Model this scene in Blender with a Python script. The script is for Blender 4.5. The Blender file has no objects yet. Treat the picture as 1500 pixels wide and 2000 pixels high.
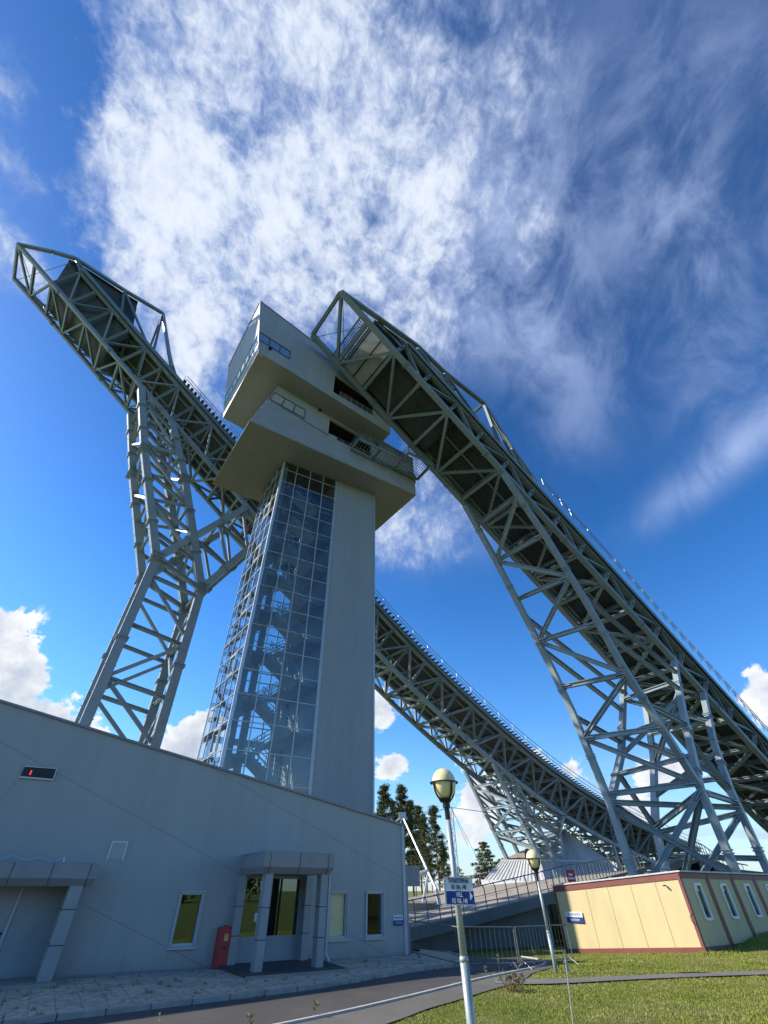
import bpy, math, random
import numpy as np
from mathutils import Vector, Matrix
random.seed(11)
RNG = np.random.default_rng(5)
C = bpy.context.scene.collection
SC = bpy.context.scene
R = math.radians

# ---------------------------------------------------------------- camera
CZ = 1.9
FPX = 840.0                      # focal length in pixels of the 1500 x 2000 photograph
PITCH = math.atan2(740.0, FPX)
cam_d = bpy.data.cameras.new('camera')
cam = bpy.data.objects.new('camera', cam_d)
C.objects.link(cam)
cam.location = (0, 0, CZ)
cam.rotation_euler = (math.pi/2 + PITCH, 0, 0)
cam_d.sensor_fit = 'VERTICAL'
cam_d.sensor_height = 24.0
cam_d.sensor_width = 18.0
cam_d.lens = 24.0*FPX/2000.0
cam_d.shift_x = 15.0/2000.0
cam_d.clip_end = 20000
cam_d.clip_start = 0.05
SC.camera = cam

# ---------------------------------------------------------------- exposure, sun, sky
SC.view_settings.view_transform = 'Standard'
SC.view_settings.look = 'None'
SC.view_settings.gamma = 1.0
SC.view_settings.exposure = 0.60
SC.cycles.use_denoising = True
SC.cycles.max_bounces = 8
SC.cycles.transparent_max_bounces = 24
SC.cycles.sample_clamp_indirect = 6.0
SUN_AZ, SUN_EL = -90.0, 32.0     # degrees; azimuth clockwise from the viewing direction
sd = Vector((math.sin(R(SUN_AZ))*math.cos(R(SUN_EL)), math.cos(R(SUN_AZ))*math.cos(R(SUN_EL)), math.sin(R(SUN_EL))))
sl = bpy.data.lights.new('sun', 'SUN')
sl.energy = 4.5
sl.angle = R(0.53)
sl.color = (1.0, 0.92, 0.78)
so = bpy.data.objects.new('sun', sl)
C.objects.link(so)
so.location = (-60, -5, 60)
so.rotation_euler = sd.to_track_quat('Z', 'Y').to_euler()


def build_world():
    w = bpy.data.worlds.new('World')
    SC.world = w
    w.use_nodes = True
    nt = w.node_tree
    N, L = nt.nodes, nt.links
    N.clear()
    out = N.new('ShaderNodeOutputWorld')
    bg = N.new('ShaderNodeBackground')
    bg.inputs[1].default_value = 0.15
    L.new(bg.outputs[0], out.inputs[0])
    sky = N.new('ShaderNodeTexSky')
    sky.sky_type = 'NISHITA'
    sky.sun_disc = False
    sky.sun_elevation = R(SUN_EL)
    sky.sun_rotation = R(SUN_AZ)
    sky.air_density = 1.0
    sky.dust_density = 0.3
    sky.ozone_density = 3.0
    geo = N.new('ShaderNodeNewGeometry')
    tc = N.new('ShaderNodeTexCoord')

    def val(x):
        return x

    def math_(op, a, b=None, c=None, clamp=False):
        n = N.new('ShaderNodeMath')
        n.operation = op
        n.use_clamp = clamp
        for i, x in enumerate((a, b, c)):
            if x is None:
                continue
            if isinstance(x, (int, float)):
                n.inputs[i].default_value = x
            else:
                L.new(x, n.inputs[i])
        return n.outputs[0]

    def sstep(x, lo, hi):
        n = N.new('ShaderNodeMapRange')
        n.interpolation_type = 'SMOOTHSTEP'
        n.inputs[1].default_value = lo
        n.inputs[2].default_value = hi
        L.new(x, n.inputs[0])
        return n.outputs[0]

    sep = N.new('ShaderNodeSeparateXYZ')
    L.new(tc.outputs['Generated'], sep.inputs[0])
    X, Y, Z = sep.outputs
    zc = math_('MAXIMUM', Z, 0.04)
    px = math_('DIVIDE', X, zc)
    py = math_('DIVIDE', Y, zc)
    az = math_('MULTIPLY', math_('ARCTAN2', X, Y), 57.2958)
    el = math_('MULTIPLY', math_('ARCSINE', Z), 57.2958)

    def comb(a, b, c=0.0):
        n = N.new('ShaderNodeCombineXYZ')
        for i, x in enumerate((a, b, c)):
            if isinstance(x, (int, float)):
                n.inputs[i].default_value = x
            else:
                L.new(x, n.inputs[i])
        return n.outputs[0]

    def noise(vec, scale, detail=8, rough=0.6, dist=0.0, lac=2.0):
        n = N.new('ShaderNodeTexNoise')
        n.inputs['Scale'].default_value = scale
        n.inputs['Detail'].default_value = detail
        n.inputs['Roughness'].default_value = rough
        n.inputs['Lacunarity'].default_value = lac
        n.inputs['Distortion'].default_value = dist
        L.new(vec, n.inputs['Vector'])
        return n.outputs['Fac']

    def blob(a, b, ca, cb, ra, rb, wgt, rot=0.0):
        da = math_('SUBTRACT', a, ca)
        db = math_('SUBTRACT', b, cb)
        cr, sr = math.cos(R(rot)), math.sin(R(rot))
        u = math_('ADD', math_('MULTIPLY', da, cr/ra), math_('MULTIPLY', db, sr/ra))
        v = math_('ADD', math_('MULTIPLY', da, -sr/rb), math_('MULTIPLY', db, cr/rb))
        q = math_('ADD', math_('MULTIPLY', u, u), math_('MULTIPLY', v, v))
        g = math_('EXPONENT', math_('MULTIPLY', q, -1.0))
        return math_('MULTIPLY', g, wgt)

    def total(xs):
        t = xs[0]
        for x in xs[1:]:
            t = math_('ADD', t, x)
        return t

    def vmap(vec, scale, rot=0.0, loc=(0, 0, 0)):
        n = N.new('ShaderNodeMapping')
        n.inputs['Location'].default_value = loc
        n.inputs['Rotation'].default_value = (0, 0, R(rot))
        n.inputs['Scale'].default_value = scale
        L.new(vec, n.inputs[0])
        return n.outputs[0]

    # high, thin cloud laid out on a flat layer far above the ground
    pl = comb(px, py)
    warp = noise(vmap(pl, (1, 1, 1), 0, (3, 1, 0)), 3.0, 4, 0.6)
    sheet = total([blob(px, py, *b) for b in CIRRUS])
    xb = math_('SUBTRACT', math_('MULTIPLY', math_('MAXIMUM', math_('SUBTRACT', 0.20, py), 0.0), 0.70), 0.615)
    w2 = noise(vmap(pl, (1, 1, 1), 0, (9, 4, 0)), 9.0, 6, 0.65)
    edge = math_('ADD', math_('SUBTRACT', px, xb), math_('ADD', math_('MULTIPLY', math_('SUBTRACT', warp, 0.5), 0.22), math_('MULTIPLY', math_('SUBTRACT', w2, 0.5), 0.20)))
    sheet = math_('MULTIPLY', sheet, sstep(edge, -0.02, 0.06))
    sheet = math_('ADD', sheet, total([blob(px, py, *b) for b in WISPS]))
    gen = tc.outputs['Generated']
    n1 = noise(vmap(gen, (1.0, 0.9, 0.8), -20), 9.0, 12, 0.60, 0.35)
    n2 = noise(vmap(gen, (1.1, 0.9, 0.8), -20, (5, 2, 0)), 34.0, 8, 0.64, 0.4)
    tex = math_('ADD', math_('MULTIPLY', n1, 0.64), math_('MULTIPLY', n2, 0.40))
    d1 = math_('ADD', math_('MULTIPLY', sheet, 0.60), math_('MULTIPLY', math_('SUBTRACT', tex, 0.52), 2.7))
    thick = sstep(math_('ADD', math_('MULTIPLY', sheet, 0.62), math_('MULTIPLY', math_('SUBTRACT', tex, 0.52), 3.4)), 0.15, 1.25)
    d1 = math_('MULTIPLY', sstep(d1, -0.06, 0.85), sstep(sheet, 0.03, 0.30))
    veil = total([blob(px, py, *b) for b in VEIL])
    n3 = noise(vmap(gen, (1.4, 0.9, 0.7), -30, (2, 6, 0)), 6.5, 11, 0.62, 0.5)
    dv_ = math_('MULTIPLY', veil, math_('ADD', math_('MULTIPLY', sstep(n3, 0.30, 0.72), 0.66), 0.08), clamp=True)
    # heaped cloud near the horizon
    qv = comb(az, el)
    heap = total([blob(az, el, *b) for b in CUMULUS])
    m1 = noise(vmap(qv, (1, 1.2, 1)), 0.21, 10, 0.64, 0.35)
    m2 = noise(vmap(qv, (1, 1.2, 1), 0, (7, 3, 0)), 0.45, 6, 0.6)
    dn = math_('ADD', heap, math_('MULTIPLY', math_('SUBTRACT', m1, 0.5), 3.2))
    d2 = math_('MULTIPLY', sstep(dn, 0.40, 0.62), sstep(heap, 0.06, 0.22))
    low = math_('MULTIPLY', sstep(el, 9.0, 0.5), 0.55)
    streak = noise(vmap(qv, (0.35, 2.2, 1)), 0.18, 6, 0.55)
    d3 = math_('MULTIPLY', sstep(streak, 0.47, 0.70), sstep(el, 15.0, 3.0))
    d3 = math_('MAXIMUM', math_('MULTIPLY', d3, 0.75), low)

    def rgb(c):
        n = N.new('ShaderNodeRGB')
        n.outputs[0].default_value = (*c, 1)
        return n.outputs[0]

    def mix(f, a, b):
        n = N.new('ShaderNodeMix')
        n.data_type = 'RGBA'
        L.new(f, n.inputs[0])
        L.new(a, n.inputs[6])
        L.new(b, n.inputs[7])
        return n.outputs[2]

    def mulc(a, c):
        n = N.new('ShaderNodeMix')
        n.data_type = 'RGBA'
        n.blend_type = 'MULTIPLY'
        n.inputs[0].default_value = 1.0
        L.new(a, n.inputs[6])
        n.inputs[7].default_value = (*c, 1)
        return n.outputs[2]
    # blue of the clear sky, a bit deeper and more violet than the plain model
    hs = N.new('ShaderNodeHueSaturation')
    hs.inputs['Hue'].default_value = SKY_HUE
    hs.inputs['Saturation'].default_value = SKY_SAT
    hs.inputs['Value'].default_value = SKY_VAL
    L.new(sky.outputs[0], hs.inputs['Color'])
    dark = math_('MULTIPLY', math_('SUBTRACT', 1.0, math_('MULTIPLY', sstep(Z, 0.30, 0.98), 0.34)), math_('SUBTRACT', 1.0, math_('MULTIPLY', sstep(X, -0.35, 0.75), 0.22)))
    sc_ = N.new('ShaderNodeVectorMath')
    sc_.operation = 'SCALE'
    L.new(hs.outputs[0], sc_.inputs[0])
    L.new(dark, sc_.inputs['Scale'])
    base = mulc(sc_.outputs[0], SKY_TINT)
    c1 = mix(thick, rgb(CL_THIN), rgb(CL_THICK))
    c = mix(dv_, base, rgb(CL_VEIL))
    c = mix(math_('MULTIPLY', d1, 0.95), c, c1)
    c = mix(d3, c, rgb(CL_LOW))
    shade = sstep(math_('ADD', math_('MULTIPLY', heap, 0.5), m2), 0.50, 1.35)
    c = mix(d2, c, mix(shade, rgb(CL_CU_HI), rgb(CL_CU_LO)))
    L.new(c, bg.inputs[0])


# centre x, y, radii, weight, turn - on the layer (x/z, y/z of the direction)
CIRRUS = [(-0.40, 0.18, 0.22, 0.24, 0.95, 0), (-0.45, 0.38, 0.18, 0.20, 0.85, 0), (-0.14, 0.04, 0.26, 0.20, 0.72, 0),
          (0.06, 0.10, 0.20, 0.22, 0.55, 0), (0.10, 0.30, 0.28, 0.20, 0.48, 10), (-0.16, 0.36, 0.20, 0.18, 0.58, 0), (-0.47, 0.62, 0.10, 0.18, 0.8, 20),
          (0.10, 0.50, 0.18, 0.09, 0.40, 10), (0.20, 1.27, 0.20, 0.20, 0.80, 0), (0.10, 1.05, 0.1, 0.2, 0.5, 0)]
VEIL = [(0.30, 0.34, 0.20, 0.26, 0.50, 20), (0.66, 0.30, 0.34, 0.12, 0.85, 52), (0.86, 0.10, 0.30, 0.16, 0.70, 40), (0.46, 0.52, 0.26, 0.12, 0.55, 30),
        (1.08, 0.90, 0.30, 0.10, 0.85, 106), (0.98, 0.62, 0.2, 0.16, 0.35, 100), (0.55, 0.75, 0.20, 0.10, 0.40, 50), (0.16, 0.20, 0.26, 0.26, 0.45, 0), (0.20, 1.27, 0.24, 0.24, 0.5, 0)]
WISPS = [(-0.82, 0.27, 0.08, 0.10, 0.62, 30), (-0.66, 0.16, 0.04, 0.06, 0.55, 0), (-0.74, 0.38, 0.035, 0.08, 0.62, 0), (-0.64, 0.44, 0.03, 0.05, 0.62, 0), (-0.60, 0.06, 0.05, 0.05, 0.5, 0)]
CUMULUS = [(-40.0, 15.2, 5.6, 3.6, 1.0, -8), (-34.0, 11.5, 6.0, 2.6, 0.8, 0), (-21.0, 11.8, 4.6, 3.4, 1.2, 35),
           (2.1, 10.6, 2.6, 1.5, 1.0, 20), (0.2, 16.6, 3.6, 2.4, 1.0, 0), (3.5, 6.5, 4.0, 1.2, 0.6, 0),
           (18.4, 10.4, 1.6, 1.9, 0.95, 20), (21.4, 9.5, 1.5, 1.1, 0.9, 0), (12.0, 8.0, 3.0, 3.0, 1.1, 0),
           (42.2, 13.8, 2.4, 2.6, 1.0, 0), (30.0, 8.6, 3.0, 1.4, 0.8, 0), (26.0, 6.0, 3.0, 1.5, 0.8, 0),
           (40.0, 4.0, 4.0, 2.0, 0.8, 0), (-45.0, 20.0, 4.0, 2.5, 0.8, 0), (9.0, 4.0, 3.0, 1.4, 0.7, 0)]
SKY_HUE, SKY_SAT, SKY_VAL = 0.506, 1.31, 1.10
SKY_TINT = (0.86, 0.97, 1.06)
CL_THIN, CL_THICK = (1.75, 2.25, 3.5), (3.9, 4.2, 4.65)
CL_VEIL = (2.35, 2.95, 4.5)
CL_LOW = (2.3, 2.9, 3.9)
CL_CU_HI, CL_CU_LO = (4.6, 4.7, 4.8), (2.2, 2.55, 3.2)
build_world()

# ---------------------------------------------------------------- geometry helpers
cP, sP = math.cos(PITCH), math.sin(PITCH)


def ray(px, py):
    u = (px - 735.0)/FPX
    v = (1000.0 - py)/FPX
    return Vector((u, cP - v*sP, sP + v*cP))


def on_plane(px, py, n, k):
    """point of a photograph pixel on the upright plane n . p = k"""
    r = ray(px, py)
    return r*(k/n.dot(r)) + Vector((0, 0, CZ))


def on_level(px, py, z):
    r = ray(px, py)
    p = r*((z - CZ)/r.z)
    return Vector((p.x, p.y, z))


def at_y(px, py, y):
    r = ray(px, py)
    return r*(y/r.y) + Vector((0, 0, CZ))


def lerp(a, b, t):
    return a + (b - a)*t


class MB:
    def __init__(s):
        s.v, s.f = [], []

    def add(s, vs, fs):
        o = len(s.v)
        s.v += [Vector(p) for p in vs]
        s.f += [tuple(i + o for i in q) for q in fs]
        return s

    def poly(s, *pts):
        return s.add(pts, [tuple(range(len(pts)))])

    def prism(s, pts, vec):
        pts = [Vector(p) for p in pts]
        vec = Vector(vec)
        n = len(pts)
        fs = [tuple(range(n))[::-1], tuple(range(n, 2*n))]
        fs += [(i, (i + 1) % n, n + (i + 1) % n, n + i) for i in range(n)]
        return s.add(pts + [p + vec for p in pts], fs)

    def box(s, o, a, b, c):
        """box from corner o along three edge vectors"""
        o, a, b, c = Vector(o), Vector(a), Vector(b), Vector(c)
        return s.prism([o, o + a, o + a + b, o + b], c)

    def cbox(s, c, sx, sy, sz, rz=0.0):
        """box with its base centre at c"""
        x = Vector((math.cos(rz), math.sin(rz), 0))*sx
        y = Vector((-math.sin(rz), math.cos(rz), 0))*sy
        return s.box(Vector(c) - x/2 - y/2, x, y, Vector((0, 0, sz)))

    def frame(s, p, q, up):
        z = (Vector(q) - Vector(p)).normalized()
        up = Vector(up)
        if abs(z.dot(up.normalized())) > 0.98:
            up = Vector((1, 0.3, 0))
        x = up.cross(z).normalized()
        return x, z.cross(x).normalized(), z

    def beam(s, p, q, w=0.3, h=0.3, up=(0, 0, 1), kind='box', trim=0.0):
        p, q = Vector(p), Vector(q)
        x, y, z = s.frame(p, q, up)
        p = p + z*trim
        q = q - z*trim
        if kind == 'I':
            t, e = 0.16*h, 0.14*w
            c = [(-w/2, -h/2), (w/2, -h/2), (w/2, -h/2 + t), (e/2, -h/2 + t), (e/2, h/2 - t), (w/2, h/2 - t),
                 (w/2, h/2), (-w/2, h/2), (-w/2, h/2 - t), (-e/2, h/2 - t), (-e/2, -h/2 + t), (-w/2, -h/2 + t)]
        else:
            c = [(-w/2, -h/2), (w/2, -h/2), (w/2, h/2), (-w/2, h/2)]
        return s.prism([p + x*a + y*b for a, b in c], q - p)

    def tube(s, p, q, r0, r1=None, n=8, caps=True):
        r1 = r0 if r1 is None else r1
        p, q = Vector(p), Vector(q)
        x, y, z = s.frame(p, q, (0, 0, 1))
        vs = []
        for c, r in ((p, r0), (q, r1)):
            for i in range(n):
                a = 2*math.pi*i/n
                vs.append(c + x*(r*math.cos(a)) + y*(r*math.sin(a)))
        fs = [(i, (i + 1) % n, n + (i + 1) % n, n + i) for i in range(n)]
        if caps:
            fs += [tuple(range(n))[::-1], tuple(range(n, 2*n))]
        return s.add(vs, fs)

    def path(s, pts, r, n=6):
        for a, b in zip(pts, pts[1:]):
            s.tube(a, b, r, n=n)
        return s

    def lathe(s, c, prof, n=24):
        c = Vector(c)
        vs, fs = [], []
        for r, z in prof:
            for i in range(n):
                a = 2*math.pi*i/n
                vs.append(c + Vector((r*math.cos(a), r*math.sin(a), z)))
        for k in range(len(prof) - 1):
            for i in range(n):
                j = (i + 1) % n
                fs.append((k*n + i, k*n + j, (k + 1)*n + j, (k + 1)*n + i))
        return s.add(vs, fs)

    def loft(s, A, B):
        n = len(A)
        return s.add(list(A) + list(B), [(i, i + 1, n + i + 1, n + i) for i in range(n - 1)])

    def build(s, name, m, parent=None, smooth=False):
        me = bpy.data.meshes.new(name)
        off = Vector((0, 0, 0))
        q = parent
        while q is not None:
            off += q.location
            q = q.parent
        me.from_pydata([tuple(p - off) for p in s.v], [], s.f)
        me.validate()
        me.update()
        if m:
            me.materials.append(m)
        if smooth:
            me.polygons.foreach_set('use_smooth', [True]*len(me.polygons))
        o = bpy.data.objects.new(name, me)
        C.objects.link(o)
        if parent:
            o.parent = parent
        return o


def tag(o, label=None, cat=None, group=None, kind=None):
    if label:
        o['label'] = label
    if cat:
        o['category'] = cat
    if group:
        o['group'] = group
    if kind:
        o['kind'] = kind
    return o


def thing(name, loc, label, cat, group=None):
    o = bpy.data.objects.new(name, None)
    o.empty_display_size = 0.3
    C.objects.link(o)
    o.location = loc
    return tag(o, label, cat, group)


def text_mesh(name, body, size, m, parent, origin, xdir, zdir, nrm, align='CENTER', squeeze=1.0, extr=0.003, shear=0.0, bold=0.0):
    cu = bpy.data.curves.new(name, 'FONT')
    cu.body = body
    cu.size = size
    cu.align_x = align
    cu.align_y = 'CENTER'
    cu.extrude = extr
    cu.resolution_u = 3
    cu.shear = shear
    cu.offset = bold
    t = bpy.data.objects.new('tmp', cu)
    C.objects.link(t)
    dg = bpy.context.evaluated_depsgraph_get()
    me = bpy.data.meshes.new_from_object(t.evaluated_get(dg))
    bpy.data.objects.remove(t)
    bpy.data.curves.remove(cu)
    me.name = name
    off = Vector((0, 0, 0))
    q = parent
    while q is not None:
        off += q.location
        q = q.parent
    o_ = Vector(origin) - off
    for v in me.vertices:
        c = v.co.copy()
        v.co = o_ + xdir*(c.x*squeeze) + zdir*c.y + nrm*c.z
    me.materials.clear()
    me.materials.append(m)
    o = bpy.data.objects.new(name, me)
    C.objects.link(o)
    o.parent = parent
    return o


# ---------------------------------------------------------------- materials
def new_mat(name):
    m = bpy.data.materials.new(name)
    m.use_nodes = True
    nt = m.node_tree
    return m, nt.nodes, nt.links, nt.nodes['Principled BSDF']


def nz(N, L, scale, detail=5, rough=0.6, vec=None, dist=0.0):
    n = N.new('ShaderNodeTexNoise')
    n.inputs['Scale'].default_value = scale
    n.inputs['Detail'].default_value = detail
    n.inputs['Roughness'].default_value = rough
    n.inputs['Distortion'].default_value = dist
    if vec is None:
        g = N.new('ShaderNodeNewGeometry')
        vec = g.outputs['Position']
    L.new(vec, n.inputs['Vector'])
    return n.outputs['Fac']


def ramp(N, L, fac, stops):
    r = N.new('ShaderNodeValToRGB')
    el = r.color_ramp.elements
    while len(el) < len(stops):
        el.new(0.5)
    for e, (p, c) in zip(el, stops):
        e.position = p
        e.color = (*c, 1) if len(c) == 3 else c
    L.new(fac, r.inputs[0])
    return r.outputs[0]


def scaled_pos(N, L, scale):
    g = N.new('ShaderNodeNewGeometry')
    n = N.new('ShaderNodeMapping')
    n.inputs['Scale'].default_value = scale
    L.new(g.outputs['Position'], n.inputs[0])
    return n.outputs[0]


def bump(N, L, b, fac, strength, dist=0.02):
    n = N.new('ShaderNodeBump')
    n.inputs['Strength'].default_value = strength
    n.inputs['Distance'].default_value = dist
    L.new(fac, n.inputs['Height'])
    L.new(n.outputs[0], b.inputs['Normal'])
    return n


def plain(name, col, rough=0.5, metal=0.0, var=0.12, scale=3.0, stretch=(1, 1, 1), bmp=0.0, spec=None, fine=0.0):
    m, N, L, b = new_mat(name)
    f = nz(N, L, scale, 6, 0.65, scaled_pos(N, L, stretch))
    lo = tuple(c*(1 - var) for c in col)
    hi = tuple(min(1, c*(1 + var)) for c in col)
    c = ramp(N, L, f, [(0.32, lo), (0.68, hi)])
    L.new(c, b.inputs['Base Color'])
    b.inputs['Roughness'].default_value = rough
    b.inputs['Metallic'].default_value = metal
    if spec is not None:
        b.inputs['Specular IOR Level'].default_value = spec
    if bmp:
        bump(N, L, b, nz(N, L, scale*8, 4), bmp, 0.01)
    return m


def glass(name, tint=(0.80, 0.88, 0.88), refl=1.0, base=0.06, grate=1.6, coat=(0.86, 0.88, 0.88)):
    m, N, L, b = new_mat(name)
    N.remove(b)
    out = N['Material Output']
    tr = N.new('ShaderNodeBsdfTransparent')
    tr.inputs[0].default_value = (*tint, 1)
    gl = N.new('ShaderNodeBsdfGlossy')
    gl.inputs['Roughness'].default_value = 0.015
    gl.inputs['Color'].default_value = (*coat, 1)
    fr = N.new('ShaderNodeFresnel')
    fr.inputs['IOR'].default_value = grate
    mx = N.new('ShaderNodeMath')
    mx.operation = 'MULTIPLY_ADD'
    mx.use_clamp = True
    mx.inputs[1].default_value = refl
    mx.inputs[2].default_value = base
    L.new(fr.outputs[0], mx.inputs[0])
    ms = N.new('ShaderNodeMixShader')
    L.new(mx.outputs[0], ms.inputs[0])
    L.new(tr.outputs[0], ms.inputs[1])
    L.new(gl.outputs[0], ms.inputs[2])
    L.new(ms.outputs[0], out.inputs[0])
    return m


def sandwich(name, col, heading, slope, c0, period, rib=0.10, line_w=0.022, rough=0.45, seam=0.0):
    """coated metal panel: fine upright ribs and sloping panel joints"""
    m, N, L, b = new_mat(name)
    g = N.new('ShaderNodeNewGeometry')
    dt = N.new('ShaderNodeVectorMath')
    dt.operation = 'DOT_PRODUCT'
    dt.inputs[1].default_value = (math.sin(R(heading)), math.cos(R(heading)), 0)
    L.new(g.outputs['Position'], dt.inputs[0])
    a = dt.outputs['Value']
    sp = N.new('ShaderNodeSeparateXYZ')
    L.new(g.outputs['Position'], sp.inputs[0])

    def M(op, x, y):
        n = N.new('ShaderNodeMath')
        n.operation = op
        for i, q in enumerate((x, y)):
            if isinstance(q, (int, float)):
                n.inputs[i].default_value = q
            else:
                L.new(q, n.inputs[i])
        return n.outputs[0]
    z = M('ADD', sp.outputs[2], M('MULTIPLY', a, -slope))
    fr = M('FRACT', M('DIVIDE', M('SUBTRACT', z, c0), period), 0)
    line = M('LESS_THAN', fr, line_w/period)
    if seam:
        line = M('LESS_THAN', M('FRACT', M('DIVIDE', M('ADD', a, 1.3), seam), 0), 0.035/seam)
    streak = nz(N, L, 1.0, 7, 0.7, scaled_pos(N, L, (2.6, 2.6, 0.07)))
    # each panel strip has its own slight shade
    wn = N.new('ShaderNodeTexWhiteNoise')
    wn.noise_dimensions = '1D'
    L.new(M('FLOOR', M('DIVIDE', M('ADD', a, M('MULTIPLY', z, 0.0)), 1.15), 0), wn.inputs['W'])
    f = nz(N, L, 0.7, 6, 0.7, scaled_pos(N, L, (1.5, 1.5, 0.25)))
    t = M('ADD', M('ADD', M('MULTIPLY', f, 0.62), M('MULTIPLY', streak, 0.26)), M('MULTIPLY', wn.outputs['Value'], 0.12))
    c = ramp(N, L, t, [(0.33, tuple(x*0.89 for x in col)), (0.68, tuple(x*1.06 for x in col))])
    mixn = N.new('ShaderNodeMix')
    mixn.data_type = 'RGBA'
    L.new(M('MULTIPLY', line, 0.45), mixn.inputs[0])
    L.new(c, mixn.inputs[6])
    mixn.inputs[7].default_value = (0.08, 0.085, 0.09, 1)
    dz = N.new('ShaderNodeMapRange')
    dz.inputs[1].default_value = 0.75
    dz.inputs[2].default_value = 0.0
    L.new(sp.outputs[2], dz.inputs[0])
    splash = nz(N, L, 3.2, 7, 0.72, scaled_pos(N, L, (1.4, 1.4, 0.8)))
    dirt = ramp(N, L, M('ADD', M('MULTIPLY', dz.outputs[0], 0.42), M('MULTIPLY', splash, 0.5)), [(0.42, (0, 0, 0)), (0.72, (0.55,)*3)])
    md = N.new('ShaderNodeMix')
    md.data_type = 'RGBA'
    L.new(dirt, md.inputs[0])
    L.new(mixn.outputs[2], md.inputs[6])
    md.inputs[7].default_value = (0.20, 0.175, 0.14, 1)
    L.new(md.outputs[2], b.inputs['Base Color'])
    b.inputs['Roughness'].default_value = rough
    rb = M('SINE', M('MULTIPLY', a, 2*math.pi/rib), 0)
    bump(N, L, b, M('ADD', M('MULTIPLY', rb, 0.12), M('MULTIPLY', f, 0.8)), 0.16, 0.02)
    return m


def steel(name, col, dirt=0.25):
    m, N, L, b = new_mat(name)
    f = nz(N, L, 0.9, 8, 0.7)
    s2 = nz(N, L, 3.0, 6, 0.75, scaled_pos(N, L, (1.2, 1.2, 0.22)))
    c = ramp(N, L, f, [(0.25, tuple(x*0.80 for x in col)), (0.5, col), (0.78, tuple(x*1.14 for x in col))])
    oi = N.new('ShaderNodeObjectInfo')
    hv = N.new('ShaderNodeHueSaturation')
    mr = N.new('ShaderNodeMapRange')
    mr.inputs[3].default_value = 0.82
    mr.inputs[4].default_value = 1.16
    L.new(oi.outputs['Random'], mr.inputs[0])
    L.new(mr.outputs[0], hv.inputs['Value'])
    L.new(c, hv.inputs['Color'])
    c = hv.outputs[0]
    mx = N.new('ShaderNodeMix')
    mx.data_type = 'RGBA'
    L.new(ramp(N, L, s2, [(0.60, (0, 0, 0)), (0.78, (dirt*1.4,)*3)]), mx.inputs[0])
    L.new(c, mx.inputs[6])
    mx.inputs[7].default_value = (0.12, 0.10, 0.085, 1)
    L.new(mx.outputs[2], b.inputs['Base Color'])
    b.inputs['Roughness'].default_value = 0.42
    b.inputs['Specular IOR Level'].default_value = 0.45
    return m


PANEL_C = (0.380, 0.378, 0.350)
M_WALL = sandwich('facade_panel', PANEL_C, 59.2, -0.37, 2.1, 2.49)
M_TOWER = sandwich('tower_panel', (0.295, 0.310, 0.310), 61.6, -0.33, 1.2, 3.37)
M_CAP = sandwich('cap_panel', (0.335, 0.345, 0.335), 58.2, -0.16, 0.7, 2.9, rib=0.5, line_w=0.015)
M_RIB = plain('ribbed_sheet', (0.34, 0.35, 0.345), 0.45, 0.0, 0.10, 0.6)
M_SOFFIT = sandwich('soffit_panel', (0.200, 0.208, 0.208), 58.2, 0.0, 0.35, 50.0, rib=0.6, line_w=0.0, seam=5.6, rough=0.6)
M_TRIM = plain('flashing', (0.23, 0.22, 0.25), 0.4, 0.2, 0.12, 2)
M_TRIM2 = plain('dark_window_frame', (0.11, 0.12, 0.135), 0.4, 0.1, 0.1, 2)
M_STEEL = steel('steel_paint', (0.185, 0.240, 0.270))
M_STEEL2 = steel('steel_paint_green', (0.170, 0.212, 0.225))
M_STEEL3 = steel('steel_paint_pale', (0.245, 0.295, 0.320))
M_DECK = plain('deck_sheet', (0.060, 0.074, 0.082), 0.6, 0.1, 0.25, 0.5, (1, 1, 1))
M_RAIL = plain('galvanised_rail', (0.42, 0.45, 0.47), 0.4, 0.5, 0.15, 4)
M_SIDE = plain('side_board', (0.40, 0.50, 0.60), 0.35, 0, 0.1, 2)
M_HOUSE = plain('start_house_sheet', (0.048, 0.058, 0.060), 0.5, 0.2, 0.2, 0.6)
M_BRIGHT = plain('translucent_sheet', (0.62, 0.63, 0.63), 0.35, 0.0, 0.22, 0.9, (2, 2, 0.6))
_nt = M_BRIGHT.node_tree
_tl = _nt.nodes.new('ShaderNodeBsdfTranslucent')
_tl.inputs[0].default_value = (0.88, 0.90, 0.92, 1)
_ms = _nt.nodes.new('ShaderNodeMixShader')
_ms.inputs[0].default_value = 0.70
_nt.links.new(_nt.nodes['Principled BSDF'].outputs[0], _ms.inputs[1])
_nt.links.new(_tl.outputs[0], _ms.inputs[2])
_nt.links.new(_ms.outputs[0], _nt.nodes['Material Output'].inputs[0])
M_ALU = plain('aluminium_frame', (0.52, 0.56, 0.58), 0.35, 0.4, 0.08, 2)
M_MULL = plain('mullion', (0.40, 0.45, 0.455), 0.35, 0.3, 0.08, 2)
M_FRAME = plain('window_frame', (0.46, 0.47, 0.49), 0.4, 0.1, 0.05, 2)
M_PVC = plain('white_plastic_frame', (0.72, 0.73, 0.72), 0.35, 0, 0.05, 2)
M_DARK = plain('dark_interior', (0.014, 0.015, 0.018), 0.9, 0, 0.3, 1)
M_INT = plain('interior_concrete', (0.36, 0.36, 0.34), 0.7, 0, 0.12, 1)
M_STAIR = plain('stair_concrete', (0.50, 0.50, 0.47), 0.7, 0, 0.12, 1)
M_GLASS = glass('tower_glass', (0.64, 0.72, 0.73), 1.15, 0.07, 1.5)
M_GLASS_S = glass('window_glass', (0.45, 0.52, 0.55), 1.1, 0.10, 1.6, (0.68, 0.86, 0.80))
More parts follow.
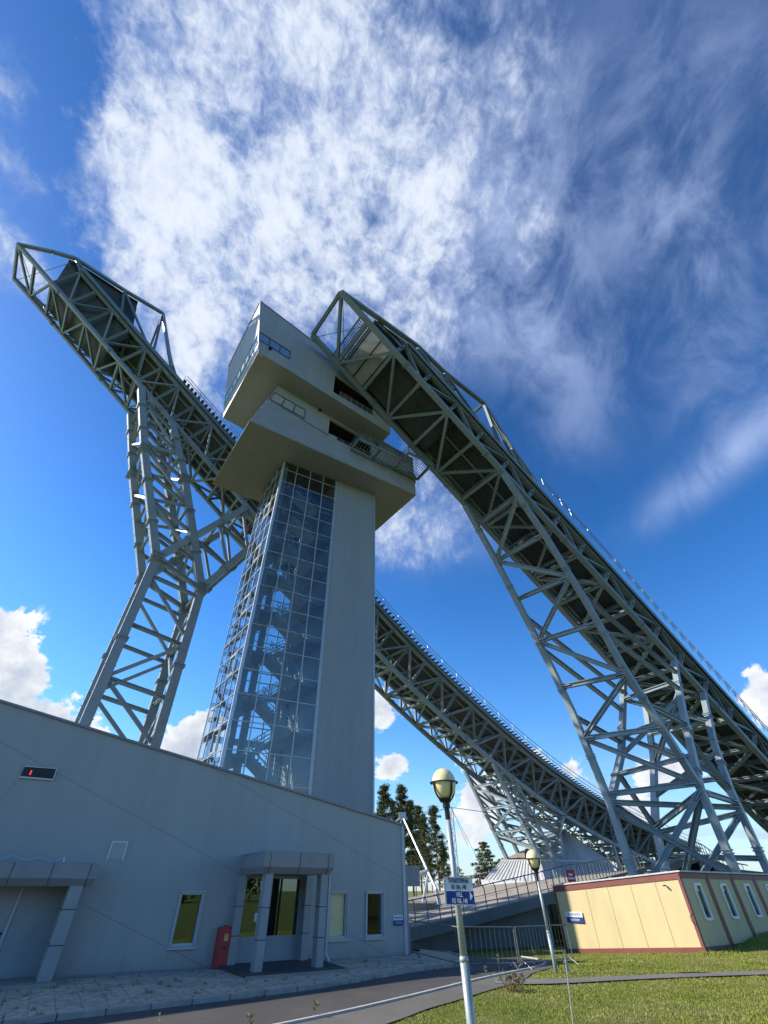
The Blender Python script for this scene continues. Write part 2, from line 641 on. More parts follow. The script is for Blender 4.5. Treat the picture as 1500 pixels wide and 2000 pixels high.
M_BLIND = plain('cream_blind', (0.95, 0.80, 0.46), 0.8, 0, 0.05, 2)
M_CANOPY = plain('canopy_cladding', (0.29, 0.285, 0.285), 0.5, 0.05, 0.10, 1.5)
M_CANOPY_L = plain('column_cladding', (0.31, 0.315, 0.31), 0.5, 0.05, 0.08, 1.5)
M_DOOR = plain('door_paint', (0.34, 0.355, 0.36), 0.5, 0, 0.08, 2)
M_RED = plain('red_paint', (0.50, 0.04, 0.04), 0.45, 0, 0.15, 3)
M_SIGNRED = plain('red_sign', (0.62, 0.04, 0.03), 0.5, 0, 0.05, 3)
M_WHITE = plain('white_paint', (0.74, 0.76, 0.76), 0.45, 0, 0.06, 3)
M_BLUE = plain('blue_sign', (0.012, 0.045, 0.24), 0.4, 0, 0.05, 3)
M_INK = plain('ink', (0.02, 0.025, 0.07), 0.5, 0, 0.02, 3)
M_YELLOW_TAG = plain('orange_sticker', (0.72, 0.42, 0.12), 0.5, 0, 0.05, 3)
M_BLACK = plain('black_metal', (0.012, 0.013, 0.016), 0.35, 0.2, 0.2, 3)
M_GLOBE = plain('globe_plastic', (0.86, 0.72, 0.36), 0.32, 0, 0.05, 3)
M_POLE = plain('galvanised_pole', (0.42, 0.46, 0.46), 0.45, 0.35, 0.22, 5, (1, 1, 0.3))
M_BARRIER = plain('galvanised_barrier', (0.19, 0.20, 0.20), 0.45, 0.4, 0.2, 5)
M_CONC = plain('concrete', (0.32, 0.272, 0.215), 0.85, 0, 0.16, 0.8, (1, 1, 1), 0.3)
M_CONC_D = plain('shade_toned_concrete', (0.185, 0.17, 0.15), 0.85, 0, 0.2, 0.7, (1, 1, 0.4), 0.3)  # dark, warm tone: shade on the terrace fascia is put into the colour
M_ZINC = plain('ribbed_zinc', (0.56, 0.565, 0.56), 0.5, 0.1, 0.14, 0.5)
M_CREAM = plain('cream_sandwich_panel', (0.565, 0.465, 0.245), 0.6, 0, 0.07, 0.9, (1.4, 1.4, 0.5), 0.08)
M_JOINT = plain('panel_joint', (0.46, 0.37, 0.20), 0.7, 0, 0.1, 2)
M_GLASS_B = glass('clear_window_glass', (0.97, 0.97, 0.97), 0.5, 0.03, 1.5)
M_MAROON = plain('maroon_trim', (0.19, 0.055, 0.045), 0.5, 0, 0.15, 2)
M_ROOFLIP = plain('pale_roof_lip', (0.50, 0.50, 0.50), 0.5, 0.1, 0.1, 2)
M_BARK = plain('pine_bark', (0.22, 0.12, 0.07), 0.9, 0, 0.35, 2.5, (1, 1, 0.3), 0.5)
M_WEED = plain('weed', (0.16, 0.17, 0.05), 0.7, 0, 0.3, 6)


def foliage(name, col):
    m, N, L, b = new_mat(name)
    f = nz(N, L, 0.55, 5, 0.6)
    f2 = nz(N, L, 6.0, 3, 0.6)
    a = N.new('ShaderNodeMath')
    a.operation = 'MULTIPLY_ADD'
    L.new(f2, a.inputs[0])
    a.inputs[1].default_value = 0.45
    L.new(f, a.inputs[2])
    c = ramp(N, L, a.outputs[0], [(0.45, tuple(x*0.55 for x in col)), (0.72, col), (0.95, (col[0]*1.7, col[1]*1.45, col[2]*1.1))])
    L.new(c, b.inputs['Base Color'])
    b.inputs['Roughness'].default_value = 0.7
    b.inputs['Specular IOR Level'].default_value = 0.2
    return m


M_PINE = foliage('pine_needles', (0.062, 0.090, 0.032))
M_SPRUCE = foliage('spruce_needles', (0.080, 0.115, 0.032))
M_BUSH = foliage('shrub_leaf', (0.10, 0.12, 0.045))


def grass_mat(name, dark, mid, dry, blade=False):
    m, N, L, b = new_mat(name)
    f = nz(N, L, 0.55, 6, 0.65)
    g = nz(N, L, 7.0, 5, 0.7)
    a = N.new('ShaderNodeMath')
    a.operation = 'MULTIPLY_ADD'
    L.new(g, a.inputs[0])
    a.inputs[1].default_value = 0.5
    L.new(f, a.inputs[2])
    c = ramp(N, L, a.outputs[0], [(0.50, dark), (0.70, mid), (0.98, dry)])
    L.new(c, b.inputs['Base Color'])
    b.inputs['Roughness'].default_value = 0.8
    b.inputs['Specular IOR Level'].default_value = 0.15
    if not blade:
        bump(N, L, b, nz(N, L, 26.0, 4, 0.7), 0.9, 0.05)
    return m


M_GRASS = grass_mat('lawn', (0.100, 0.128, 0.026), (0.150, 0.175, 0.036), (0.21, 0.195, 0.075))
M_BLADE = grass_mat('grass_blade', (0.155, 0.195, 0.024), (0.245, 0.275, 0.040), (0.37, 0.33, 0.12), True)


def asphalt(name, col):
    m, N, L, b = new_mat(name)
    f = nz(N, L, 0.5, 6, 0.7)
    g = nz(N, L, 60.0, 3, 0.7)
    a = N.new('ShaderNodeMath')
    a.operation = 'MULTIPLY_ADD'
    L.new(g, a.inputs[0])
    a.inputs[1].default_value = 0.4
    L.new(f, a.inputs[2])
    c = ramp(N, L, a.outputs[0], [(0.45, tuple(x*0.72 for x in col)), (0.70, col), (0.95, tuple(x*1.35 for x in col))])
    L.new(c, b.inputs['Base Color'])
    b.inputs['Roughness'].default_value = 0.88
    bump(N, L, b, g, 0.5, 0.01)
    return m


M_ASPH = asphalt('asphalt', (0.068, 0.063, 0.060))
M_PATH = asphalt('worn_asphalt', (0.135, 0.124, 0.108))
M_FOOT = asphalt('footpath_asphalt', (0.175, 0.165, 0.150))
M_KERB = plain('kerb_stone', (0.34, 0.315, 0.28), 0.85, 0, 0.2, 2.5, (1, 1, 1), 0.4)
M_KERB_W = plain('pale_kerb', (0.52, 0.49, 0.43), 0.85, 0, 0.15, 2.5, (1, 1, 1), 0.3)


def paver_mat():
    m, N, L, b = new_mat('paving')
    f = nz(N, L, 1.1, 7, 0.72)
    g = nz(N, L, 9.0, 5, 0.7)
    c = ramp(N, L, f, [(0.30, (0.34, 0.275, 0.20)), (0.5, (0.53, 0.43, 0.315)), (0.75, (0.64, 0.54, 0.41))])
    w = ramp(N, L, g, [(0.52, (0, 0, 0)), (0.66, (1, 1, 1))])
    mx = N.new('ShaderNodeMix')
    mx.data_type = 'RGBA'
    L.new(w, mx.inputs[0])
    L.new(c, mx.inputs[6])
    mx.inputs[7].default_value = (0.11, 0.11, 0.07, 1)
    # joints
    br = N.new('ShaderNodeTexBrick')
    br.inputs['Scale'].default_value = 1.0
    br.inputs['Mortar Size'].default_value = 0.010
    br.inputs['Brick Width'].default_value = 0.5
    br.inputs['Row Height'].default_value = 0.5
    br.offset = 0.0
    rot = N.new('ShaderNodeMapping')
    rot.inputs['Rotation'].default_value = (0, 0, R(-30))
    gg = N.new('ShaderNodeNewGeometry')
    L.new(gg.outputs['Position'], rot.inputs[0])
    L.new(rot.outputs[0], br.inputs['Vector'])
    m2 = N.new('ShaderNodeMix')
    m2.data_type = 'RGBA'
    L.new(br.outputs['Fac'], m2.inputs[0])
    L.new(mx.outputs[2], m2.inputs[6])
    m2.inputs[7].default_value = (0.26, 0.225, 0.16, 1)
    L.new(m2.outputs[2], b.inputs['Base Color'])
    b.inputs['Roughness'].default_value = 0.9
    bump(N, L, b, f, 0.4, 0.02)
    return m


M_PAVE = paver_mat()


# ---------------------------------------------------------------- ground
def sm(x, a, b):
    t = min(1.0, max(0.0, (x - a)/(b - a)))
    return t*t*(3 - 2*t)


def gz(x, y):
    """height of the ground: a dip towards the terrace wall, a bank on the right"""
    l = max(0.0, (x - 13.5)*-0.574 + (y - 25.1)*0.819)
    d = -max(0.066*min(l, 14.0)*sm(x, 0.5, 6.0), 1.05*sm(y, 25.0, 34.0)*sm(x, -1.0, 3.0)*sm(l, 5.0, 10.0))
    b = 0.42*sm(x, 14.2, 19.0)*sm(y, 22.0, 28.0)
    return d + b


def gpt(x, y, dz=0.0):
    return Vector((x, y, gz(x, y) + dz))


def grid(x0, x1, y0, y1, st):
    nx, ny = int(round((x1 - x0)/st)), int(round((y1 - y0)/st))
    m = MB()
    vs = [gpt(x0 + (x1 - x0)*i/nx, y0 + (y1 - y0)*j/ny) for j in range(ny + 1) for i in range(nx + 1)]
    fs = [(j*(nx + 1) + i, j*(nx + 1) + i + 1, (j + 1)*(nx + 1) + i + 1, (j + 1)*(nx + 1) + i) for j in range(ny) for i in range(nx)]
    return m.add(vs, fs)


gm = grid(-30, 42, -14, 46, 0.6)
# outer apron of the same sheet, out to the horizon
for (x0, x1, y0, y1) in ((-4000, -30, -4000, 4000), (42, 4000, -4000, 4000), (-30, 42, -4000, -14), (-30, 42, 46, 4000)):
    z = -0.004
    gm.poly((x0, y0, z), (x1, y0, z), (x1, y1, z), (x0, y1, z))
tag(gm.build('ground', M_GRASS), kind='structure')


def resample(pts, st=0.5):
    pts = [Vector((p[0], p[1], 0)) for p in pts]
    out = [pts[0]]
    for a, b in zip(pts, pts[1:]):
        n = max(1, int((b - a).length/st))
        out += [a.lerp(b, (i + 1)/n) for i in range(n)]
    return out


def smooth_line(pts, it=3):
    for _ in range(it):
        q = [pts[0]]
        for a, b in zip(pts, pts[1:]):
            q += [(a[0]*.75 + b[0]*.25, a[1]*.75 + b[1]*.25), (a[0]*.25 + b[0]*.75, a[1]*.25 + b[1]*.75)]
        q.append(pts[-1])
        pts = q
    return pts


def even(pts, n):
    P = [Vector((p[0], p[1], 0)) for p in pts]
    d = [0.0]
    for a, b in zip(P, P[1:]):
        d.append(d[-1] + (b - a).length)
    out = []
    for i in range(n):
        t = d[-1]*i/(n - 1)
        k = 0
        while k < len(d) - 2 and d[k + 1] < t:
            k += 1
        u = (t - d[k])/max(1e-6, d[k + 1] - d[k])
        out.append(P[k].lerp(P[k + 1], min(1, u)))
    return out


def strip(name, A, B, dz, m, n=90, cross=8):
    A, B = even(A, n), even(B, n)
    mb = MB()
    rows = [[gpt(*(a.lerp(b, j/cross)).xy, dz) for a, b in zip(A, B)] for j in range(cross + 1)]
    for r0, r1 in zip(rows, rows[1:]):
        mb.loft(r0, r1)
    return tag(mb.build(name, m), kind='structure')


FH = 59.2
fd = Vector((math.sin(R(FH)), math.cos(R(FH)), 0))
fn = Vector((math.cos(R(FH)), -math.sin(R(FH)), 0))
fk = fn.dot(Vector((1.14, 23.6, 0)))


def FP(a, z=0.0, o=0.0):
    """point on the service building's front: a along it, z up, o out towards the lawn"""
    return fd*a + fn*(fk + o) + Vector((0, 0, z))


def F2(a, o):
    p = FP(a, 0, o)
    return (p.x, p.y)


kerb_in = smooth_line([F2(-12, 6.4), F2(-3, 6.0), F2(1.25, 5.55), F2(3.3, 5.3), F2(5.2, 5.1), F2(6.9, 4.9), F2(8.7, 4.35), F2(10.8, 3.55), F2(12.9, 2.9), F2(14.6, 1.9), F2(17.0, -1.6), F2(18.0, -5.0)])
white_k = smooth_line([F2(-12, 11.5), F2(-2, 9.9), F2(5.3, 8.1), F2(7.5, 7.4), F2(10.6, 6.25), F2(13.7, 5.0), F2(16.5, 3.7), F2(19.0, 1.4), F2(21.0, -2.0)])
lawn_e = smooth_line([F2(-12, 13.6), F2(-2, 11.9), F2(5.3, 9.6), F2(7.0, 8.9), F2(8.1, 8.3), F2(9.3, 7.9), F2(10.3, 7.45), F2(11.5, 7.0), F2(12.6, 6.6), F2(13.3, 6.1), F2(14.2, 5.45), F2(16.6, 4.2)])
wall_l = [F2(-12, 0.02), F2(13.1, 0.02), F2(15.2, -2.0), F2(16.2, -5.0)]
strip('pavement', wall_l, kerb_in, 0.055, M_PAVE, 120, 6)
strip('asphalt_road', kerb_in, white_k, 0.018, M_ASPH, 120, 8)
strip('asphalt_path', white_k[:int(len(white_k)*0.86)], lawn_e, 0.022, M_PATH, 120, 5)
strip('footpath', smooth_line([(3.4, 18.2), (4.6, 17.75), (7.8, 18.65), (12.6, 19.65), (20, 21.2)]),
      smooth_line([(3.2, 17.1), (4.6, 16.95), (7.6, 17.95), (11.4, 18.75), (20, 20.4)]), 0.030, M_FOOT, 60, 3)


def kerb(name, line, w, h, m, z0=-0.05):
    L_ = even(line, 120)
    mb = MB()
    prof = []
    for i, p in enumerate(L_):
        t = (L_[min(i + 1, len(L_) - 1)] - L_[max(i - 1, 0)]).normalized()
        nrm = Vector((t.y, -t.x, 0))
        z = gz(p.x, p.y)
        jit = 0.006*math.sin(i*1.7) if name == 'kerb' else 0.0
        prof.append([p + nrm*a + Vector((0, 0, z + b + (jit if b > 0 else 0))) for a, b in ((-w/2, z0), (-w/2, h), (w/2, h), (w/2, z0))])
    for i in range(len(prof) - 1):
        if name == 'kerb' and i % 3 == 2:
            q = [lerp(prof[i][k], prof[i + 1][k], 0.93) for k in range(4)]
        else:
            q = prof[i + 1]
        for k in range(3):
            mb.poly(prof[i][k], q[k], q[k + 1], prof[i][k + 1])
    return tag(mb.build(name, m), kind='structure')


kerb('kerb', kerb_in, 0.18, 0.10, M_KERB)
kerb('path_edging', white_k, 0.08, 0.055, M_KERB_W)


def build_grass():
    """short blades over the sunlit lawns in front of and beside the cabins"""
    pts = []
    n = 620000
    xs = RNG.uniform(-3, 30, n)
    ys = RNG.uniform(10.0, 32, n)
    lawn = even(lawn_e, 200)
    lx = np.array([p.x for p in lawn])
    ly = np.array([p.y for p in lawn])
    o = np.argsort(lx)
    edge = np.interp(xs, lx[o], ly[o])
    keep = (ys < edge - 0.02 + RNG.normal(0, 0.05, n))
    far = (xs > 6.2) & (ys > 17.5)
    keep = np.where(xs > lx.max(), True, keep)
    keep |= far
    # bare footpath
    pth_lo = np.interp(xs, [3.2, 4.6, 7.6, 11.4, 20], [17.1, 16.95, 17.95, 18.75, 20.4])
    pth_hi = np.interp(xs, [3.4, 4.6, 7.8, 12.6, 20], [18.2, 17.75, 18.65, 19.65, 21.2])
    jag = RNG.normal(0, 0.07, n)
    keep &= ~((xs > 3.3) & (ys > pth_lo + jag) & (ys < pth_hi + jag))
    # the road that turns away behind the second lamp
    wk = even(white_k, 200)
    wx = np.array([p.x for p in wk])
    wy = np.array([p.y for p in wk])
    road = np.interp(xs, wx, wy)
    keep &= ~((ys > road - 0.05) & (xs < 7.6))
    dist = np.hypot(xs, ys)
    keep &= RNG.random(n) < np.clip(1.25 - dist/36.0, 0.25, 1)
    keep &= np.abs(xs/np.maximum(ys, 1)) < 0.95
    # not inside the cabins
    ins = ((xs - 13.5)*-0.574 + (ys - 25.1)*0.819 > -0.05) & ((xs - 13.5)*0.819 + (ys - 25.1)*0.574 > -0.1) 
    keep &= ~ins
    xs, ys = xs[keep], ys[keep]
    k = len(xs)
    zs = np.array([gz(a, b) for a, b in zip(xs, ys)])
    patch = 0.5 + 0.5*np.sin(xs*1.3 + 2*np.sin(ys*0.9))*np.sin(ys*1.7 + 1.5*np.sin(xs*0.7))
    h = RNG.uniform(0.014, 0.034, k)*(0.7 + 0.6*patch)
    tall = RNG.random(k) < 0.012
    h[tall] *= 2.2
    # longer, unmown grass at the foot of the cabins
    fr = np.abs((xs - 13.5)*0.819 + (ys - 25.1)*0.574)
    near = ((xs - 13.5)*-0.574 + (ys - 25.1)*0.819 < 0.1) & ((xs - 13.5)*-0.574 + (ys - 25.1)*0.819 > -0.8)
    h[near & (xs > 13)] *= 2.3
    w = RNG.uniform(0.008, 0.015, k)*(1 + 0.05*dist[keep])
    a = RNG.uniform(0, 2*np.pi, k)
    lean = RNG.uniform(0.2, 1.3, k)*h
    la = RNG.uniform(0, 2*np.pi, k)
    V = np.empty((k, 3, 3))
    V[:, 0] = np.stack([xs - np.cos(a)*w/2, ys - np.sin(a)*w/2, zs - 0.01], 1)
    V[:, 1] = np.stack([xs + np.cos(a)*w/2, ys + np.sin(a)*w/2, zs - 0.01], 1)
    V[:, 2] = np.stack([xs + np.cos(la)*lean, ys + np.sin(la)*lean, zs + h], 1)
    me = bpy.data.meshes.new('grass')
    me.from_pydata(V.reshape(-1, 3).tolist(), [], np.arange(3*k).reshape(-1, 3).tolist())
    me.materials.append(M_BLADE)
    ob = bpy.data.objects.new('grass', me)
    C.objects.link(ob)
    tag(ob, 'short green mown grass with dry patches around the lamp post and cabins', 'grass', kind='stuff')


build_grass()

# ---------------------------------------------------------------- ski jump ramps
RH = 53.0
rd = Vector((math.sin(R(RH)), math.cos(R(RH)), 0))
rn = Vector((math.cos(R(RH)), -math.sin(R(RH)), 0))
UP = Vector((0, 0, 1))


class Profile:
    def __init__(s, pts):
        s.x = np.array([p[0] for p in pts], float)
        s.y = np.array([p[1] for p in pts], float)
        s.m = np.gradient(s.y, s.x)

    def __call__(s, t):
        i = int(np.clip(np.searchsorted(s.x, t) - 1, 0, len(s.x) - 2))
        h = s.x[i + 1] - s.x[i]
        u = (t - s.x[i])/h
        if u < 0:
            return float(s.y[i] + s.m[i]*(t - s.x[i]))
        if u > 1:
            return float(s.y[i + 1] + s.m[i + 1]*(t - s.x[i + 1]))
        return float((2*u**3 - 3*u*u + 1)*s.y[i] + (u**3 - 2*u*u + u)*h*s.m[i] + (-2*u**3 + 3*u*u)*s.y[i + 1] + (u**3 - u*u)*h*s.m[i + 1])

    def slope(s, t):
        return (s(t + .2) - s(t - .2))/.4


class Ramp:
    def __init__(s, k, w, o, h, prof):
        s.k, s.w, s.o, s.h, s.f = k, w, o, h, prof

    def T(s, t):
        return (rd + UP*s.f.slope(t)).normalized()

    def M(s, t):
        return rn.cross(s.T(t)).normalized() if rn.cross(s.T(t)).z > 0 else s.T(t).cross(rn).normalized()

    def P(s, t, off, m):
        """s along, off sideways from the near bottom chord (+ = towards the lawn), m up square to the deck"""
        return rd*t + rn*(s.k + off) + UP*s.f(t) + s.M(t)*m

    def NB(s, t):
        return s.P(t, 0, 0)

    def FB(s, t):
        return s.P(t, -s.w, 0)

    def NT(s, t):
        return s.P(t, s.o, s.h)

    def FT(s, t):
        return s.P(t, -s.w - s.o, s.h)

    def px(s, px, py, off):
        p = on_plane(px, py, rn, s.k + off)
        return p.dot(rd), p.z


def chord(name, pts, w, h, m, parent):
    mb = MB()
    for a, b in zip(pts, pts[1:]):
        mb.beam(a, b, w, h, (0, 0, 1))
    # bolted splice collars
    for i in range(2, len(pts) - 1, 3):
        d = (pts[i + 1] - pts[i]).normalized()
        c = pts[i].lerp(pts[i + 1], 0.4)
        mb.beam(c - d*0.09, c + d*0.09, w*1.28, h*1.28, (0, 0, 1))
        mb.beam(c + d*0.22, c + d*0.30, w*1.28, h*1.28, (0, 0, 1))
    return mb.build(name, m, parent)


def build_ramp(name, label, r, s0, s1, step, cw, ww, m, top, house, e=0.5, skip_under=()):
    n = int(round((s1 - s0)/step))
    st = [s0 + step*i for i in range(n + 1)]
    root = thing(name, r.NB(s0), label, 'ski jump', 'ski jump inruns')
    NB, FB, NT, FT = ([f(t) for t in st] for f in (r.NB, r.FB, r.NT, r.FT))
    i0 = next(i for i, t in enumerate(st) if t >= house[0] - 0.1)
    chord('bottom_chord', NB, cw, cw*1.05, m, root)
    chord('bottom_chord', FB, cw, cw*1.05, m, root)
    chord('top_chord', NT[i0:], cw*0.8, cw*0.9, m, root)
    chord('top_chord', FT[i0:], cw*0.8, cw*0.9, m, root)

    def web(nm, p, q, w, h, kind='I', up=UP):
        b = MB().beam(p, q, w, h, up, kind)
        # gusset plates at both ends
        d = (Vector(q) - Vector(p)).normalized()
        b.beam(Vector(p) + d*0.2, Vector(p) + d*(0.2 + 1.6*w), w*1.5, h*0.35, up)
        b.beam(Vector(q) - d*(0.2 + 1.6*w), Vector(q) - d*0.2, w*1.5, h*0.35, up)
        return b.build(nm, m, root)
    for i in range(n + 1):
        if i >= i0:
            web('post', NB[i], NT[i], ww*0.8, ww, 'I', r.T(st[i]))
            web('post', FB[i], FT[i], ww*0.8, ww, 'I', r.T(st[i]))
            MB().beam(NT[i], FT[i], ww*0.7, ww*1.2, r.M(st[i]), 'I').build('deck_beam', m, root)
        if i not in skip_under:
            web('cross_beam', NB[i], FB[i], ww*0.9, ww, 'I', r.M(st[i]))
    for i in range(n):
        if i >= i0:
            a, b = (NT[i], NB[i + 1]) if i % 2 == 0 else (NB[i], NT[i + 1])
            web('diagonal_brace', a, b, ww*0.75, ww*0.8, 'I', rn)
            a, b = (FT[i], FB[i + 1]) if i % 2 == 0 else (FB[i], FT[i + 1])
            web('diagonal_brace', a, b, ww*0.75, ww*0.8, 'I', rn)
            mid = (NT[i] + FT[i])/2
            MB().beam(NB[i], mid, ww*0.5, ww*0.5, UP, 'I').build('under_deck_strut', m, root)
            if i % 2 == 0:
                MB().beam(FB[i], mid, ww*0.5, ww*0.5, UP, 'I').build('under_deck_strut', m, root)
        if i not in skip_under:
            a, b = (NB[i], FB[i + 1]) if i % 2 == 0 else (FB[i], NB[i + 1])
            web('bottom_brace', a, b, ww*0.8, ww*0.85, 'I', r.M(st[i]))
    # deck of corrugated sheet on purlins
    ts = [house[0] + (s1 - house[0])*i/60 for i in range(61)]
    nr = 26
    span = r.w + 2*r.o + 2*e
    rows = []
    for t in ts:
        row = []
        for j in range(2*nr + 1):
            off = r.o + e - span*j/(2*nr)
            row.append(r.P(t, off, r.h + cw*0.55 + (0.13 if j % 2 else 0.0)))
        rows.append(row)
    dk = MB()
    for r0, r1 in zip(rows, rows[1:]):
        dk.loft(r0, r1)
    dk.loft([r.P(t, r.o + e, r.h + cw*0.55 + 0.34) for t in ts], [r.P(t, -r.w - r.o - e, r.h + cw*0.55 + 0.34) for t in ts])
    dk.build('deck', M_DECK, root)
    for sgn, off in ((1, r.o + e), (-1, -r.w - r.o - e)):
        fb = MB()
        for a, b in zip(ts, ts[1:]):
            fb.beam(r.P(a, off + sgn*0.05, r.h + cw*0.55 + 0.14), r.P(b, off + sgn*0.05, r.h + cw*0.55 + 0.14), 0.10, 0.52, r.M(a))
        fb.build('edge_beam', m, root)
    for off in (r.o*0.2, -r.w/2, -r.w - r.o*0.2):
        pb = MB()
        for a, b in zip(ts, ts[1:]):
            pb.beam(r.P(a, off, r.h + cw*0.38), r.P(b, off, r.h + cw*0.38), 0.22, 0.26, r.M(a))
        pb.build('purlin', m, root)
    # stair flight along the near edge, seen as small teeth
    tr = MB()
    t = top[-1] if r.h > 3 else s1
    while t < s1:
        p = r.P(t, r.o + e + 0.28, r.h + cw*0.55 + 0.36)
        tr.box(p - rd*0.19 - rn*0.3, rd*0.38, rn*0.62, UP*0.10)
        t += 0.62
    if tr.v:
        tag(tr.build('stair_treads', M_DECK, root), kind='stuff')
    # handrails, boards
    for off, nm in ((r.o + e + 0.58, 'handrail'), (-r.w - r.o - e - 0.3, 'handrail')):
        hb = MB()
        t0 = top[-1] - (0 if r.h > 3 else 1.5)
        q = [t0 + (s1 - t0)*i/40 for i in range(41)]
        for hh in (0.55, 1.15):
            for a, b in zip(q, q[1:]):
                hb.beam(r.P(a, off, r.h + cw*0.55 + 0.3) + UP*hh, r.P(b, off, r.h + cw*0.55 + 0.3) + UP*hh, 0.07, 0.07)
        for a in q[::1]:
            p = r.P(a, off, r.h + cw*0.5)
            hb.beam(p, p + UP*1.4, 0.06, 0.06, rd)
        hb.build(nm, M_RAIL, root)
    for off in (r.o - 0.7, -r.w - r.o + 0.5):
        sb = MB()
        q = [top[-1] + (s1 - top[-1])*i/40 for i in range(41)]
        for a, b in zip(q, q[1:]):
            sb.beam(r.P(a, off, r.h + cw*0.55 + 0.75), r.P(b, off, r.h + cw*0.55 + 0.75), 0.06, 0.95, r.M(a))
        sb.build('side_board', M_SIDE, root)
    return root, st


# --- ramp A, far left; ramp B, right
FA = Profile([(-40, 76.6), (-27, 67.9), (-10, 56.1), (10, 42.5), (24, 33.0), (36, 25.2), (49, 18.3), (61, 13.0), (75, 8.6), (90, 5.6), (106, 3.0)])
FB_ = Profile([(-5, 58.6), (8.4, 49.9), (30, 36.1), (45, 26.9), (60, 17.6), (72, 10.4), (82, 6.0), (92, 3.4)])
RA = Ramp(-45.17, 5.45, 1.85, 3.5, FA)
RB = Ramp(-17.38, 5.96, 0.55, 1.9, FB_)


topA = [RA.px(x, y, RA.o) for x, y in ((103, 492), (148, 505), (243, 567), (318, 612), (330, 690), (336, 717))]
topB = [RB.px(x, y, RB.o) for x, y in ((740, 622), (815, 676), (868, 727), (945, 788), (998, 874), (1046, 942))]
print('topA', [(round(a, 1), round(b, 1), round(b - FA(a), 1)) for a, b in topA])
print('topB', [(round(a, 1), round(b, 1), round(b - FB_(a), 1)) for a, b in topB])

rootA, stA = build_ramp('ski_jump_ramp', 'long grey steel truss ski jump ramp behind the tower, farther of the two', RA, -27.0, 103.5, 2.9, 0.46, 0.32, M_STEEL,
                        [topA[-1][0]], (-21.4, -12.0))
rootB, stB = build_ramp('ski_jump_ramp', 'near green grey truss ski jump ramp passing in front of the tower head', RB, 8.4, 87.6, 3.6, 0.52, 0.38, M_STEEL2,
                        [topB[-1][0]], (15.6, 24.0), 0.38)


def build_start(r, root, m, tops, s_tip, cw, house, bright):
    f = r.f
    for side in (0, 1):
        off = r.o if side == 0 else -r.w - r.o
        base = r.NB(s_tip) if side == 0 else r.FB(s_tip)
        P = [rd*a + rn*(r.k + off) + UP*z for a, z in tops]
        mb = MB()
        line = [base] + P
        for a, b in zip(line, line[1:]):
            mb.beam(a, b, cw*0.8, cw*0.8)
        mb.build('gantry_chord', m, root)
        for i, (a, z) in enumerate(tops[:-1]):
            foot = r.P(a, off, r.h)
            if z - foot.z > 0.8:
                MB().beam(P[i], foot, cw*0.55, cw*0.6, rd, 'I').build('gantry_post', m, root)
                nx = r.P(tops[i + 1][0], off, r.h)
                MB().beam(P[i], nx, cw*0.5, cw*0.5, rn, 'I').build('gantry_brace', m, root)
    for a, z in tops[1:-2]:
        p = rd*a + rn*(r.k + r.o) + UP*z
        q = rd*a + rn*(r.k - r.w - r.o) + UP*z
        MB().beam(p, q, cw*0.5, cw*0.55, UP, 'I').build('gantry_beam', m, root)
    # thin stay rods at the tip
    st = MB()
    st.tube(r.FB(s_tip + 0.3), r.NT(s_tip + 4.2), 0.04, n=5)
    st.tube(r.NB(s_tip + 0.2), r.FB(s_tip + 4.6), 0.04, n=5)
    st.build('stay_rod', m, root)


build_start(RA, rootA, M_STEEL, topA, -27.0, 0.52, None, False)
build_start(RB, rootB, M_STEEL2, topB, 8.4, 0.55, None, True)


def top_z(tops, t, r):
    xs = [a for a, z in tops]
    zs = [z for a, z in tops]
    return float(np.interp(t, xs, zs))


def start_house(r, root, sa, sb, tops, m_wall, low=0.45, drop=0.3):
    """closed cabin at the head of the inrun: floor, sides, end wall"""
    ts = [sa + (sb - sa)*i/8 for i in range(9)]
    walls = MB()
    for off in (r.o - 0.65, -r.w - r.o + 0.65):
        bot = [r.P(t, -0.5 if off > 0 else -r.w + 0.5, low) for t in ts]
        mid = [r.P(t, off, r.h) for t in ts]
        tp = [rd*t + rn*(r.k + off) + UP*max(top_z(tops, t, r) - drop, r.P(t, off, r.h + 0.6).z) for t in ts]
        walls.loft(bot, mid)
        walls.loft(mid, tp)
        inner = [p - rn*(0.12 if off > 0 else -0.12) for p in mid]
        walls.loft(inner, [p - rn*(0.12 if off > 0 else -0.12) for p in tp])
    for t in (ts[0], ts[-1]):
        a = r.P(t, -0.5, low)
        b = r.P(t, r.o - 0.65, r.h)
        c = rd*t + rn*(r.k + r.o - 0.65) + UP*max(top_z(tops, t, r) - drop, r.P(t, 0, r.h + 0.6).z)
        d = c - rn*(r.w + 2*r.o - 1.3)
        e = r.P(t, -r.w - r.o + 0.65, r.h)
        g = r.P(t, -r.w + 0.5, low)
        walls.prism([a, b, c, d, e, g], -r.T(t)*0.12)
    h = walls.build('start_house', m_wall, root)
    fl = MB()
    fl.loft([r.P(t, -0.5, low) for t in ts], [r.P(t, -r.w + 0.5, low) for t in ts])
    fl.loft([r.P(t, -0.45, low + 0.2) for t in ts], [r.P(t, -r.w + 0.45, low + 0.2) for t in ts])
    fl.build('floor', M_DECK, h)
    rf = MB()
    for up_ in (0.0, 0.16):
        rf.loft([rd*t + rn*(r.k + r.o*0.8) + UP*(max(top_z(tops, t, r) - drop, r.P(t, 0, r.h + 0.6).z) + up_) for t in ts],
                [rd*t + rn*(r.k - r.w - r.o*0.8) + UP*(max(top_z(tops, t, r) - drop, r.P(t, 0, r.h + 0.6).z) + up_) for t in ts])
    rf.build('roof', m_wall, h)
    return h



start_house(RA, rootA, -21.4, -12.0, topA, M_HOUSE)


